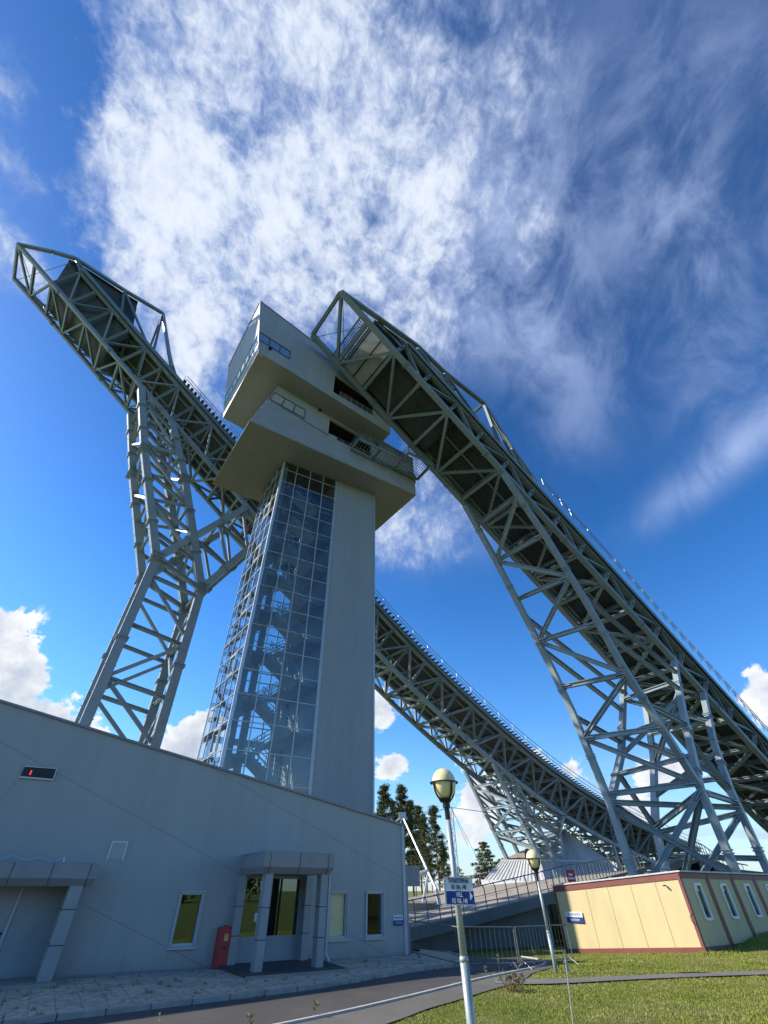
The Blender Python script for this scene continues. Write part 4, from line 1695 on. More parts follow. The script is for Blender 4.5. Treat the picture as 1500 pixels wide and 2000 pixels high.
    def window(k, corners, nb, ends=True):
        """glazed band from four photograph corners (TL, TR, BR, BL), with upright bars"""
        q = [az(x, y, k) for x, y in corners]
        P = [CP(a_, z_, k, 0.03) for a_, z_ in q]
        fr = MB()
        for i in range(4):
            fr.beam(P[i], P[(i + 1) % 4], 0.10, 0.10, cn)
        for j in range(1, nb):
            fr.beam(P[0].lerp(P[1], j/nb), P[3].lerp(P[2], j/nb), 0.12, 0.10, cn)
        w = fr.build('window', M_TRIM2, root)
        MB().poly(*[p - cn*0.015 for p in P]).build('pane', M_GLASS_B, w)
        MB().poly(*[p - cn*0.024 for p in P]).build('blind', M_PVC if k == kl else M_MULL, w)

    window(kl, ((536.5, 767), (596.5, 801.5), (593.5, 817.5), (526, 779.5)), 3)
    window(kl, ((797, 921), (810, 929), (810.5, 944), (797, 936)), 2)
    window(ku, ((507.2, 649), (567, 687), (564.5, 701), (506.6, 664.5)), 3)
    # upper box
    ut, ub_ = az(508.7, 588.7, ku), az(505, 686, ku)
    e1 = az(760, 845, ku)
    t1 = az(620, 673, ku)
    zb2 = lambda a: ub_[1] + (e1[1] - ub_[1])*(a - ub_[0])/(e1[0] - ub_[0])
    zt2 = lambda a: ut[1] + (t1[1] - ut[1])*(a - ut[0])/(t1[0] - ut[0])
    p_tl, p_bl, p_tr = az(655, 731, ku), az(651, 765.5, ku), az(725.5, 812, ku)
    slp = (p_tr[1] - p_tl[1])/(p_tr[0] - p_tl[0])
    hole2 = (p_tl[0], p_tl[0] + 5.2, lambda a: p_bl[1] - 0.12*(a - p_tl[0]), lambda a: p_tl[1] - 0.28*(a - p_tl[0]))
    ext2 = ext*0.98
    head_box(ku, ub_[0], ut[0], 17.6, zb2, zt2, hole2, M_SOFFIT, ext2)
    # fascia strip folding back from the upper front edge to the lower box
    c1 = az(588, 769, kl)
    MB().beam(CP(ub_[0] + 0.1, ub_[1] - 0.06, ku, -0.1), CP(c1[0], c1[1] + 0.02, kl, 0.05), 0.28, 0.06, UP).build('soffit_joint', M_CAP, root)
    # window band along the left end
    E0, T0 = CP(ub_[0], ub_[1], ku), CP(ut[0], ut[1], ku)
    eo = (ext2.cross(T0 - E0)).normalized()
    if eo.x > 0:
        eo = -eo
    lo, hi = E0.lerp(T0, 0.20), E0.lerp(T0, 0.36)
    P = [lo + ext2*0.02 + eo*0.03, lo + ext2*0.98 + eo*0.03, hi + ext2*0.98 + eo*0.03, hi + ext2*0.02 + eo*0.03]
    fr = MB()
    for i in range(4):
        fr.beam(P[i], P[(i + 1) % 4], 0.09, 0.09, eo)
    for j in range(1, 8):
        fr.beam(P[0].lerp(P[1], j/8), P[3].lerp(P[2], j/8), 0.10, 0.09, eo)
    w = fr.build('window', M_FRAME, root)
    MB().poly(*[p - eo*0.015 for p in P]).build('pane', M_GLASS_S, w)
    MB().poly(*[p - eo*0.024 for p in P]).build('blind', M_DARK, w)
    # neck between the boxes
    MB().prism([CP(6.5, 41.0, kl, -2.2), CP(17, 41.0, kl, -2.2), CP(17, 41.0, kl) + ext*0.9, CP(6.5, 41.0, kl) + ext*0.9], UP*1.2).build('neck', M_CAP, root)
    # corner trim of the upper box
    MB().beam(E0, T0, 0.12, 0.12, cn).build('corner_flashing', M_ALU, root)
    # small black flood lights on the fronts
    for (px_, py_, k) in ((624, 802, kl), (735, 871, kl), (527, 682, ku)):
        a_, z_ = az(px_, py_, k)
        MB().box(CP(a_ - .15, z_ - .15, k), cd*0.3, UP*0.3, cn*0.25).build('spot_light', M_BLACK, root)
    # loggia rails
    for (h0, k, a_, b_) in ((hole1[2], kl, hole1[0], hole1[1]), (hole2[2], ku, hole2[0] + 0.9, hole2[1])):
        m = MB()
        for hh in (0.35, 0.7, 1.05):
            m.beam(CP(a_, h0(a_) + hh, k, -0.12), CP(b_, h0(b_) + hh, k, -0.12), 0.05, 0.05)
        for j in range(7):
            x = lerp(a_, b_, j/6)
            m.beam(CP(x, h0(x), k, -0.12), CP(x, h0(x) + 1.05, k, -0.12), 0.05, 0.05, cd)
        m.build('loggia_rail', M_RAIL, root)
    MB().box(CP(hole1[0] + .05, hole1[2](hole1[0]) + .05, kl, -0.1), cd*1.0, UP*0.85, cn*0.08).build('glass_screen', M_MULL, root)
    # gangway from the lower loggia to the ramp
    gw = thing('gangway', CP(18, 37.4, kl, 1), 'dark steel gangway with railings from the tower head to the near ramp', 'gangway')
    zz = float(o_bl[1]) - 0.25
    plan = [((13.8, 0.05), (13.8, 1.9)), ((13.8, 1.9), (19.4, 1.9)), ((19.4, 1.9), (19.4, 0.05)), ((13.8, 0.05), (19.4, 0.05)), ((16.6, 0.05), (16.6, 1.9)),
            ((19.4, 3.1), (22.6, 3.1)), ((22.6, 3.1), (22.6, 0.3)), ((19.4, 1.9), (19.4, 3.1)), ((19.4, 0.3), (22.6, 0.3))]
    for (p, q) in plan:
        MB().beam(CP(p[0], zz, kl, p[1]), CP(q[0], zz, kl, q[1]), 0.18, 0.30).build('floor_beam', M_STEEL2, gw)
    gr = MB()
    for j in range(16):
        x = 13.9 + 5.4*j/15
        gr.beam(CP(x, zz + .16, kl, 0.1), CP(x, zz + .16, kl, 1.85), 0.05, 0.05)
    for j in range(12):
        x = 19.5 + 3.0*j/11
        gr.beam(CP(x, zz + .16, kl, 0.35), CP(x, zz + .16, kl, 3.05), 0.05, 0.05)
    gr.build('grating', M_STEEL2, gw)
    rl = MB()
    for (p, q) in (((13.8, 0.1), (13.8, 1.9)), ((13.8, 1.9), (19.4, 1.9)), ((19.4, 1.9), (19.4, 3.1)), ((19.4, 3.1), (22.6, 3.1))):
        P_, Q_ = CP(p[0], zz + .15, kl, p[1]), CP(q[0], zz + .15, kl, q[1])
        for hh in (0.3, 0.55, 0.8, 1.1):
            rl.beam(P_ + UP*hh, Q_ + UP*hh, 0.045, 0.045)
        n = max(1, int((Q_ - P_).length/1.2))
        for j in range(n + 1):
            c = P_.lerp(Q_, j/n)
            rl.beam(c, c + UP*1.1, 0.06, 0.06, cd)
    rl.build('railing', M_STEEL2, gw)


build_tower()

# ---------------------------------------------------------------- service building
ZT = lambda a: 4.10 + (13.1 - a)*0.1625


def build_hall():
    root = thing('service_building', FP(5), 'long grey panel building with sloping eave along the road', 'building')
    a_l, a_r = -14.0, 13.1
    wins = [(4.22, 4.93, 0.62, 1.84), (9.72, 10.42, 0.62, 1.85), (11.30, 12.02, 0.62, 1.85)]
    door = (6.32, 8.55, 0.12, 2.32)
    door2 = (-1.6, 0.95, 0.10, 2.15)
    ops = sorted(wins + [door, door2])
    w = MB()
    th = fn*-0.30
    x = a_l
    segs = []
    for (p, q, z0, z1) in ops:
        segs.append((x, p, None))
        segs.append((p, q, (z0, z1)))
        x = q
    segs.append((x, a_r, None))
    for p, q, op in segs:
        if op is None:
            w.prism([FP(p, -0.4), FP(q, -0.4), FP(q, ZT(q)), FP(p, ZT(p))], th)
        else:
            if op[0] > 0.2:
                w.prism([FP(p, -0.4), FP(q, -0.4), FP(q, op[0]), FP(p, op[0])], th)
            w.prism([FP(p, op[1]), FP(q, op[1]), FP(q, ZT(q)), FP(p, ZT(p))], th)
    w.build('wall', M_WALL, root)
    MB().prism([FP(a_r, -0.4, -0.3), FP(a_r, ZT(a_r), -0.3), FP(a_r, ZT(a_r), -16), FP(a_r, -0.4, -16)], fd*-0.25).build('wall', M_WALL, root)
    MB().prism([FP(a_l, -0.4, -0.3), FP(a_l, ZT(a_l), -0.3), FP(a_l, ZT(a_l), -16), FP(a_l, -0.4, -16)], fd*0.25).build('wall', M_WALL, root)
    MB().prism([FP(a_l, -0.4, -16), FP(a_r, -0.4, -16), FP(a_r, ZT(a_r), -16), FP(a_l, ZT(a_l), -16)], fn*0.3).build('wall', M_WALL, root)
    rf = MB().prism([FP(a_l, ZT(a_l) - 0.10, -0.3), FP(a_r, ZT(a_r) - 0.10, -0.3), FP(a_r, ZT(a_r) - 0.10, -15.7), FP(a_l, ZT(a_l) - 0.10, -15.7)], -UP*0.2)
    rf.build('roof', M_TRIM, root)
    fl = MB()
    fl.beam(FP(a_l, ZT(a_l) + 0.01, -0.12), FP(a_r + 0.03, ZT(a_r) + 0.01, -0.12), 0.42, 0.07, UP)
    fl.beam(FP(a_r + 0.02, ZT(a_r) + 0.01, -0.1), FP(a_r + 0.02, ZT(a_r) + 0.01, -16), 0.3, 0.07, UP)
    fl.build('eave_flashing', M_TRIM, root)
    cf = MB().beam(FP(a_r - 0.02, -0.2, 0.012), FP(a_r - 0.02, ZT(a_r) - 0.05, 0.012), 0.14, 0.05, fn)
    cf.build('corner_flashing', M_FRAME, root)
    bs = MB().beam(FP(a_l, 0.16, 0.02), FP(a_r, 0.03, 0.02), 0.05, 0.05, UP)
    bs.build('base_flashing', M_TRIM, root)
    MB().prism([FP(9.3, -0.4, 0.006), FP(a_r - 0.1, -0.4, 0.006), FP(a_r - 0.1, 0.0, 0.006), FP(9.3, 0.09, 0.006)], fn*-0.003).build('brick_plinth', M_MAROON, root)
    # windows
    for i, (p, q, z0, z1) in enumerate(wins):
        f = MB()
        o = -0.07
        for (A, B) in (((p, z0), (q, z0)), ((q, z0), (q, z1)), ((q, z1), (p, z1)), ((p, z1), (p, z0))):
            f.beam(FP(*A, o), FP(*B, o), 0.07, 0.15, fn)
        # outer reveal trim
        for (A, B) in (((p - .05, z1 + .04), (q + .05, z1 + .04)), ((p - .04, z0), (p - .04, z1)), ((q + .04, z0), (q + .04, z1))):
            f.beam(FP(*A, 0.01), FP(*B, 0.01), 0.035, 0.09, fn)
        wo = f.build('window', M_FRAME, root)
        MB().box(FP(p - .10, z0 - .10, 0.0), fd*(q - p + .20), UP*0.05, fn*0.10).build('sill', M_FRAME, wo)
        MB().poly(FP(p, z0, -0.10), FP(q, z0, -0.10), FP(q, z1, -0.10), FP(p, z1, -0.10)).build('pane', M_GLASS_B if i > 0 else M_GLASS_S, wo)
        if i == 1:
            MB().poly(FP(p + .04, z0, -0.15), FP(q - .04, z0, -0.15), FP(q - .04, z1, -0.15), FP(p + .04, z1, -0.15)).build('blind', M_BLIND, wo)
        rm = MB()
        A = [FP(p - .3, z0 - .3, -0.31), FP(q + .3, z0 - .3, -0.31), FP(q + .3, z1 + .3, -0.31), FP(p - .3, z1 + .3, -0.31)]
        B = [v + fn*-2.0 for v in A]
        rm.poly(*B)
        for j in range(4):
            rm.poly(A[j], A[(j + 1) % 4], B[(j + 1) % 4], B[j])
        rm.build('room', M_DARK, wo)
    # main entrance: glazed double door
    p, q, z0, z1 = door
    f = MB()
    for (A, B, t) in (((p, z0 + .05), (q, z0 + .05), .14), ((q - .04, z0), (q - .04, z1), .10), ((q, z1 - .04), (p, z1 - .04), .10), ((p + .04, z1), (p + .04, z0), .10),
                      (((p + q)/2 - 0.2, z0), ((p + q)/2 - 0.2, z1), .20)):
        f.beam(FP(*A, -0.1), FP(*B, -0.1), 0.09, t, fn)
    do = f.build('door', M_DOOR, root)
    MB().prism([FP(p, z0, -0.13), FP(q, z0, -0.13), FP(q, z0 + .62, -0.13), FP(p, z0 + .62, -0.13)], fn*0.05).build('door_panel', M_DOOR, do)
    MB().poly(FP(p, z0 + .6, -0.11), FP(q, z0 + .6, -0.11), FP(q, z1, -0.11), FP(p, z1, -0.11)).build('pane', M_GLASS_S, do)
    MB().prism([FP(7.28, z0 + .6, -0.2), FP(7.62, z0 + .6, -0.2), FP(7.62, z1, -0.2), FP(7.28, z1, -0.2)], fn*-0.02).build('curtain', M_DARK, do)
    MB().path([FP(7.18, 0.80, 0.02), FP(7.18, 0.84, 0.08), FP(7.18, 1.14, 0.08), FP(7.18, 1.18, 0.02)], 0.016).build('handle', M_RAIL, do)
    MB().box(FP(6.86, 1.10, -0.095), fd*0.14, UP*0.22, fn*0.004).build('paper_notice', M_WHITE, do)
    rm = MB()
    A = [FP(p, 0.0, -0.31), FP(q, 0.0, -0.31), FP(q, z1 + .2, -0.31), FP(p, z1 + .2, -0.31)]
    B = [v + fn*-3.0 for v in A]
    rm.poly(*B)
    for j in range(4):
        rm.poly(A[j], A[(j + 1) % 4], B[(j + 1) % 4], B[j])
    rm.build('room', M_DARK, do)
    # canopy over the main entrance
    def canopy(a0, a1, out, z0, z1, cols, pil, colw):
        sl = 0.10
        c = MB()
        c.prism([FP(a0, z1, 0.01), FP(a1, z1, 0.01), FP(a1, z1, out), FP(a0, z1, out)], -UP*0.04)
        lip = z0 + 0.17
        front = [FP(a0, z1 - .02, out + .02), FP(a1, z1 - .02, out + .02), FP(a1, lip, out), FP(a0, lip, out), FP(a0 + .1, z0, out - .16), FP(a1 - .1, z0, out - .16)]
        c.poly(front[0], front[1], front[2], front[3])
        c.poly(front[3], front[2], front[5], front[4])
        for aa, sg in ((a0, 1), (a1, -1)):
            c.poly(FP(aa, z1 - .02, out + .02), FP(aa, z1 - .02, 0.01), FP(aa, lip, 0.01), FP(aa, lip, out))
            c.poly(FP(aa, lip, out), FP(aa, lip, 0.01), FP(aa + sg*.1, z0, 0.01), FP(aa + sg*.1, z0, out - .16))
        c.poly(FP(a0 + .1, z0, 0.01), FP(a1 - .1, z0, 0.01), FP(a1 - .1, z0, out - .16), FP(a0 + .1, z0, out - .16))
        co = c.build('canopy', M_CANOPY, root)
        n = max(2, int((a1 - a0)/0.95))
        for i in range(n + 1):
            x = a0 + 0.22 + (a1 - a0 - .44)*i/n
            j = MB()
            j.prism([FP(x - .006, z1 - .02, out + .02), FP(x - .012, lip, out), FP(x - .012, z0, out - .16), FP(x - .012, z0, out - .15), FP(x - .012, lip, out + .010), FP(x - .012, z1 - .02, out + .030)], fd*0.012)
            j.build('panel_joint', M_BLACK, co)
        for (aa, oo) in cols + pil:
            wd = colw
            m = MB().box(FP(aa - wd/2, -0.05, oo - 0.17), fd*wd, fn*0.34, UP*(z0 + 0.06))
            cl = m.build('column', M_CANOPY_L, root)
            for zz in (0.78, 1.50):
                MB().box(FP(aa - wd/2 - .006, zz, oo - 0.176), fd*(wd + .012), fn*0.352, UP*0.018).build('panel_joint', M_BLACK, cl)
    ca, cb = on_plane(529, 1662, fn, fk + 2.45), on_plane(654, 1665, fn, fk + 2.45)
    ca2 = on_plane(526, 1706, fn, fk + 2.45)
    print('canopy', ca.dot(fd), cb.dot(fd), ca.z, cb.z, ca2.z)
    canopy(6.05, cb.dot(fd), 2.45, ca2.z, ca.z, [(6.36, 2.12), (8.33, 2.12)], [(6.14, 0.18), (8.66, 0.18)], 0.25)
    MB().prism([FP(5.8, 0.0, 0.02), FP(9.3, 0.0, 0.02), FP(9.0, 0.0, 2.75), FP(5.9, 0.0, 2.75)], UP*0.13).build('entrance_slab', M_ASPH, root)
    sl = MB()
    sl.box(FP(5.85, 0.0, 2.755), fd*3.2, UP*0.11, fn*0.06)
    sl.build('slab_edge', M_CONC, root)
    canopy(-4.8, 1.42, 1.25, 2.0, 2.52, [(1.0, 0.95)], [(0.98, 0.18)], 0.34)
    MB().prism([FP(-4.0, 0.0, 0.02), FP(1.3, 0.0, 0.02), FP(1.3, 0.0, 1.5), FP(-4.0, 0.0, 1.5)], UP*0.13).build('entrance_slab', M_CONC, root)
    # steel doors on the left
    p, q, z0, z1 = door2
    d = MB()
    d.prism([FP(p, z0, -0.16), FP((p + q)/2 - .01, z0, -0.16), FP((p + q)/2 - .01, z1, -0.16), FP(p, z1, -0.16)], fn*0.06)
    d.prism([FP((p + q)/2 + .01, z0, -0.16), FP(q, z0, -0.16), FP(q, z1, -0.16), FP((p + q)/2 + .01, z1, -0.16)], fn*0.06)
    dd = d.build('door', M_DOOR, root)
    ff = MB()
    for x in (p + .04, q - .04, (p + q)/2):
        ff.beam(FP(x, z0, -0.09), FP(x, z1, -0.09), 0.07, 0.08, fn)
    ff.beam(FP(p, z1 - .03, -0.09), FP(q, z1 - .03, -0.09), 0.07, 0.08, fn)
    ff.build('door_frame', M_FRAME, dd)
    MB().box(FP((p + q)/2 - .16, 0.98, -0.1), fd*0.10, UP*0.05, fn*0.07).build('handle', M_BLACK, dd)
    # cable draped on the left canopy roof
    MB().path([FP(-1.2, 2.56, .6), FP(-.9, 2.66, .6), FP(-.6, 2.58, .6), FP(-.45, 2.56, .6), FP(-.2, 2.64, .6), FP(0.1, 2.56, .6), FP(.25, 2.57, .6), FP(.42, 2.66, .6), FP(.45, 2.54, .6)], 0.022).build('loose_cable', M_ALU, root)
    # louvred vent
    v = MB()
    for k in range(9):
        z = 2.66 + 0.050*k
        v.prism([FP(1.66, z, 0.0), FP(2.10, z, 0.0), FP(2.10, z + .03, 0.05), FP(1.66, z + .03, 0.05)], UP*0.012)
    for x in (1.65, 2.11):
        v.beam(FP(x, 2.64, 0.02), FP(x, 3.12, 0.02), 0.03, 0.05, fn)
    v.beam(FP(1.65, 3.11, 0.025), FP(2.11, 3.11, 0.025), 0.05, 0.03, UP)
    v.build('vent_grille', M_WHITE, root)
    # downpipe by the right column
    MB().path([FP(8.60, 2.30, 2.1), FP(8.60, 0.40, 2.1), FP(8.72, 0.22, 2.16)], 0.045, 8).build('downpipe', M_FRAME, root)
    # conduit to the display
    MB().path([FP(-1.62, 4.70, 0.02), FP(-2.62, 2.6, 0.02)], 0.014).build('conduit', M_MULL, root)
    # porch on the right hand end
    p0 = FP(a_r, 0, -0.5)
    MB().prism([p0 + UP*2.05, p0 + fd*1.15 + UP*2.05, p0 + fd*1.15 + fn*-3 + UP*2.05, p0 + fn*-3 + UP*2.05], UP*0.68).build('canopy', M_CANOPY, root)
    MB().box(p0 + fd*0.16 + UP*-0.2, fd*0.34, fn*-0.3, UP*2.25).build('column', M_CANOPY, root)

    # things fixed to the front
    led = thing('led_display', FP(-1.2, 4.8), 'black display panel showing one red digit, high on the left of the grey wall', 'display')
    MB().prism([FP(-1.64, 4.66, 0.0), FP(-0.72, 4.66, 0.0), FP(-0.76, 4.96, 0.0), FP(-1.64, 4.94, 0.0)], fn*0.07).build('case', M_BLACK, led)
    fr = MB()
    fr.beam(FP(-1.66, 4.65, 0.06), FP(-0.70, 4.65, 0.06), 0.03, 0.04, UP)
    fr.beam(FP(-0.72, 4.65, 0.06), FP(-0.74, 4.97, 0.06), 0.03, 0.03, fn)
    fr.beam(FP(-1.66, 4.95, 0.06), FP(-0.74, 4.97, 0.06), 0.02, 0.03, UP)
    fr.build('rim', M_ALU, led)
    m_led, N, L, b = new_mat('red_led')
    b.inputs['Base Color'].default_value = (0.6, 0.02, 0.01, 1)
    b.inputs['Emission Color'].default_value = (1.0, 0.04, 0.02, 1)
    b.inputs['Emission Strength'].default_value = 1.2
    dgt = MB().box(FP(-1.43, 4.73, 0.072), fd*0.035, UP*0.12, fn*0.004)
    dgt.build('digit', m_led, led)

    cab = thing('fire_cabinet', FP(5.9, 0.1, 0.2), 'tall red metal fire cabinet leaning by the entrance canopy', 'cabinet')
    MB().box(FP(5.62, 0.03, 0.03), fd*0.52, fn*0.28, UP*0.97).build('body', M_RED, cab)
    MB().box(FP(5.66, 0.14, 0.312), fd*0.42, fn*0.012, UP*0.40).build('door', M_RED, cab)
    MB().box(FP(5.66, 0.56, 0.312), fd*0.42, fn*0.012, UP*0.40).build('door', M_RED, cab)
    MB().box(FP(5.80, 0.68, 0.326), fd*0.13, fn*0.003, UP*0.17).build('sticker', M_YELLOW_TAG, cab)
    MB().box(FP(5.82, 0.50, 0.326), fd*0.08, fn*0.02, UP*0.03).build('latch', M_BLACK, cab)
    MB().box(FP(5.78, 1.0, 0.1), fd*0.16, fn*0.1, UP*0.05).build('cap', M_RED, cab)

    sg = thing('wall_sign', FP(12.7, 1.0), 'small white and blue two line sign at the right end of the grey wall', 'sign')
    MB().box(FP(12.50, 1.03, 0.01), fd*0.46, UP*0.15, fn*0.012).build('panel', M_WHITE, sg)
    MB().box(FP(12.50, 0.87, 0.01), fd*0.46, UP*0.158, fn*0.012).build('panel', M_BLUE, sg)
    text_mesh('lettering', 'ЗАКРЫТЫЙ ПУНКТ', 0.062, M_INK, sg, FP(12.73, 1.10, 0.024), fd, UP, fn, squeeze=0.72)
    text_mesh('lettering', 'SKI ROOM', 0.075, M_WHITE, sg, FP(12.76, 0.955, 0.024), fd, UP, fn, squeeze=0.8)


build_hall()


# ---------------------------------------------------------------- street lamps and the direction sign
def street_lamp(x, y, zb, ztop, rad, lean, label, r0=0.062):
    base = Vector((x, y, zb))
    top = Vector((x + lean[0], y + lean[1], ztop))            # centre of the globe
    root = thing('street_lamp', base, label, 'street lamp', 'globe lamps on galvanised poles')
    ax = (top - base).normalized()
    neck = top - ax*(rad*2.3)
    p = MB()
    p.tube(base - ax*0.1, base.lerp(neck, 0.42), r0, r0*0.98, 12)
    p.tube(base.lerp(neck, 0.42), neck, r0*0.80, r0*0.66, 12)
    p.tube(base.lerp(neck, 0.41), base.lerp(neck, 0.43), r0*1.08, r0*0.9, 12)
    p.build('pole', M_POLE, root, True)
    MB().tube(neck - ax*rad*0.35, neck + ax*rad*0.60, r0*0.66, r0*0.70, 12).tube(neck + ax*rad*0.55, neck + ax*rad*1.2, rad*0.30, rad*0.31, 14).build('collar', M_BLACK, root, False)
    n = 15
    prof = []
    for i in range(n + 1):
        a = math.pi*i/n
        z = -math.cos(a)
        sq = 1.06 if z > 0 else 1.22
        prof.append((rad*0.985*math.sin(a)*(1.0 if z > 0 else 1 - 0.10*z*z), rad*z*sq))
    MB().lathe(top, prof, 32).build('globe', M_GLOBE, root, True)
    g = MB()
    ring = []
    for i in range(33):
        a = 2*math.pi*i/32
        ring.append(top + Vector((rad*1.10*math.cos(a), rad*1.10*math.sin(a), 0)))
    for a, b in zip(ring, ring[1:]):
        g.beam(a, b, rad*0.16, rad*0.07)
    for k in range(4):
        a = math.pi/2*k + 0.5
        pts = []
        for i in range(8):
            t = math.pi/2*i/7
            rr = rad*(1.06*math.cos(t*0.86))
            pts.append(top + Vector((rr*math.cos(a), rr*math.sin(a), -rad*1.26*math.sin(t))))
        for q, r_ in zip(pts, pts[1:]):
            g.beam(q, r_, rad*0.14, rad*0.08, Vector((math.cos(a), math.sin(a), 0.2)))
    g.lathe(top - Vector((0, 0, rad*1.36)), [(0.0, 0), (rad*0.42, 0.0), (rad*0.56, rad*0.22), (rad*0.40, rad*0.26)], 20)
    g.build('cage', M_BLACK, root)
    return root


# lamp 1: the globe is 0.42 m across
l1y = 8.65
t1 = at_y(867, 1529, l1y)
b1 = at_y(920.5, 2000, l1y)
print('lamp1', t1, b1)
sl1 = (b1.x - t1.x)/(b1.z - t1.z)
street_lamp(t1.x + sl1*(0.0 - t1.z), l1y, 0.0, t1.z, 0.205, (sl1*t1.z, 0), 'nearest globe street lamp, carrying the blue and white direction sign')
l2y = 19.3
t2 = at_y(1042, 1677, l2y)
b2 = on_level(1087, 1901, 0.0)
print('lamp2', t2, b2)
street_lamp(b2.x, b2.y, 0.0, t2.z, 0.24, (t2.x - b2.x, t2.y - b2.y), 'smaller globe street lamp at the lawn edge by the yellow cabin', 0.058)


def direction_sign():
    c = at_y(897, 1740, l1y - 0.10)
    xd = Vector((math.cos(R(-4)), math.sin(R(-4)), 0)) + UP*-0.012
    zd = UP
    nn = xd.cross(zd).normalized()
    if nn.y > 0:
        nn = -nn
    root = thing('direction_sign', c, 'white and blue sign with a right arrow, pointing to the ski jumps', 'sign')
    w, h = 0.42, 0.150
    for (z0, m) in ((0.002, M_WHITE), (-h - 0.002, M_BLUE)):
        MB().box(c - xd*w/2 + zd*z0, xd*w, zd*h, nn*-0.012).build('board', m, root)
    f = MB()
    for z in (h + .004, -h - .004):
        f.beam(c - xd*w/2 + zd*z, c + xd*w/2 + zd*z, 0.02, 0.012)
    f.beam(c - xd*w/2 - zd*h, c - xd*w/2 + zd*h, 0.012, 0.025)
    f.build('rim', M_ALU, root)
    MB().tube(c - nn*0.03 + zd*0.1, c - nn*0.16 + zd*0.1, 0.02).tube(c - nn*0.03 - zd*0.1, c - nn*0.16 - zd*0.1, 0.02).build('bracket', M_POLE, root)
    for body, z, m, sz, dx in (('ТРАМПЛИНЫ', 0.111, M_INK, 0.076, -0.005), ('HS 106, 140', 0.042, M_INK, 0.076, -0.005), ('HILL', -0.042, M_WHITE, 0.078, 0.0), ('HS 106, 140', -0.113, M_WHITE, 0.076, -0.005)):
        text_mesh('lettering', body, sz, m, root, c + xd*dx + zd*z + nn*0.004, xd, zd, nn, squeeze=0.60, extr=0.002, bold=0.0012)
    a = c + xd*0.150 - zd*0.055 + nn*0.003
    MB().prism([a + zd*0.050, a - zd*0.050, a + xd*0.042], nn*0.002).build('arrow', M_WHITE, root)


direction_sign()


# thin stake with a tag on the lawn
def stake():
    y = 12.6
    p, q = at_y(1103, 1862, y), on_level(1118, 2000, 0.0)
    root = thing('marker_stake', q, 'thin grey stake with a flat metal tag, standing in the lawn', 'stake')
    MB().tube(q - UP*0.1, p, 0.011, 0.011, 6).build('rod', M_POLE, root)
    MB().cbox(p - UP*0.26, 0.045, 0.02, 0.27).build('tag', M_POLE, root)


stake()


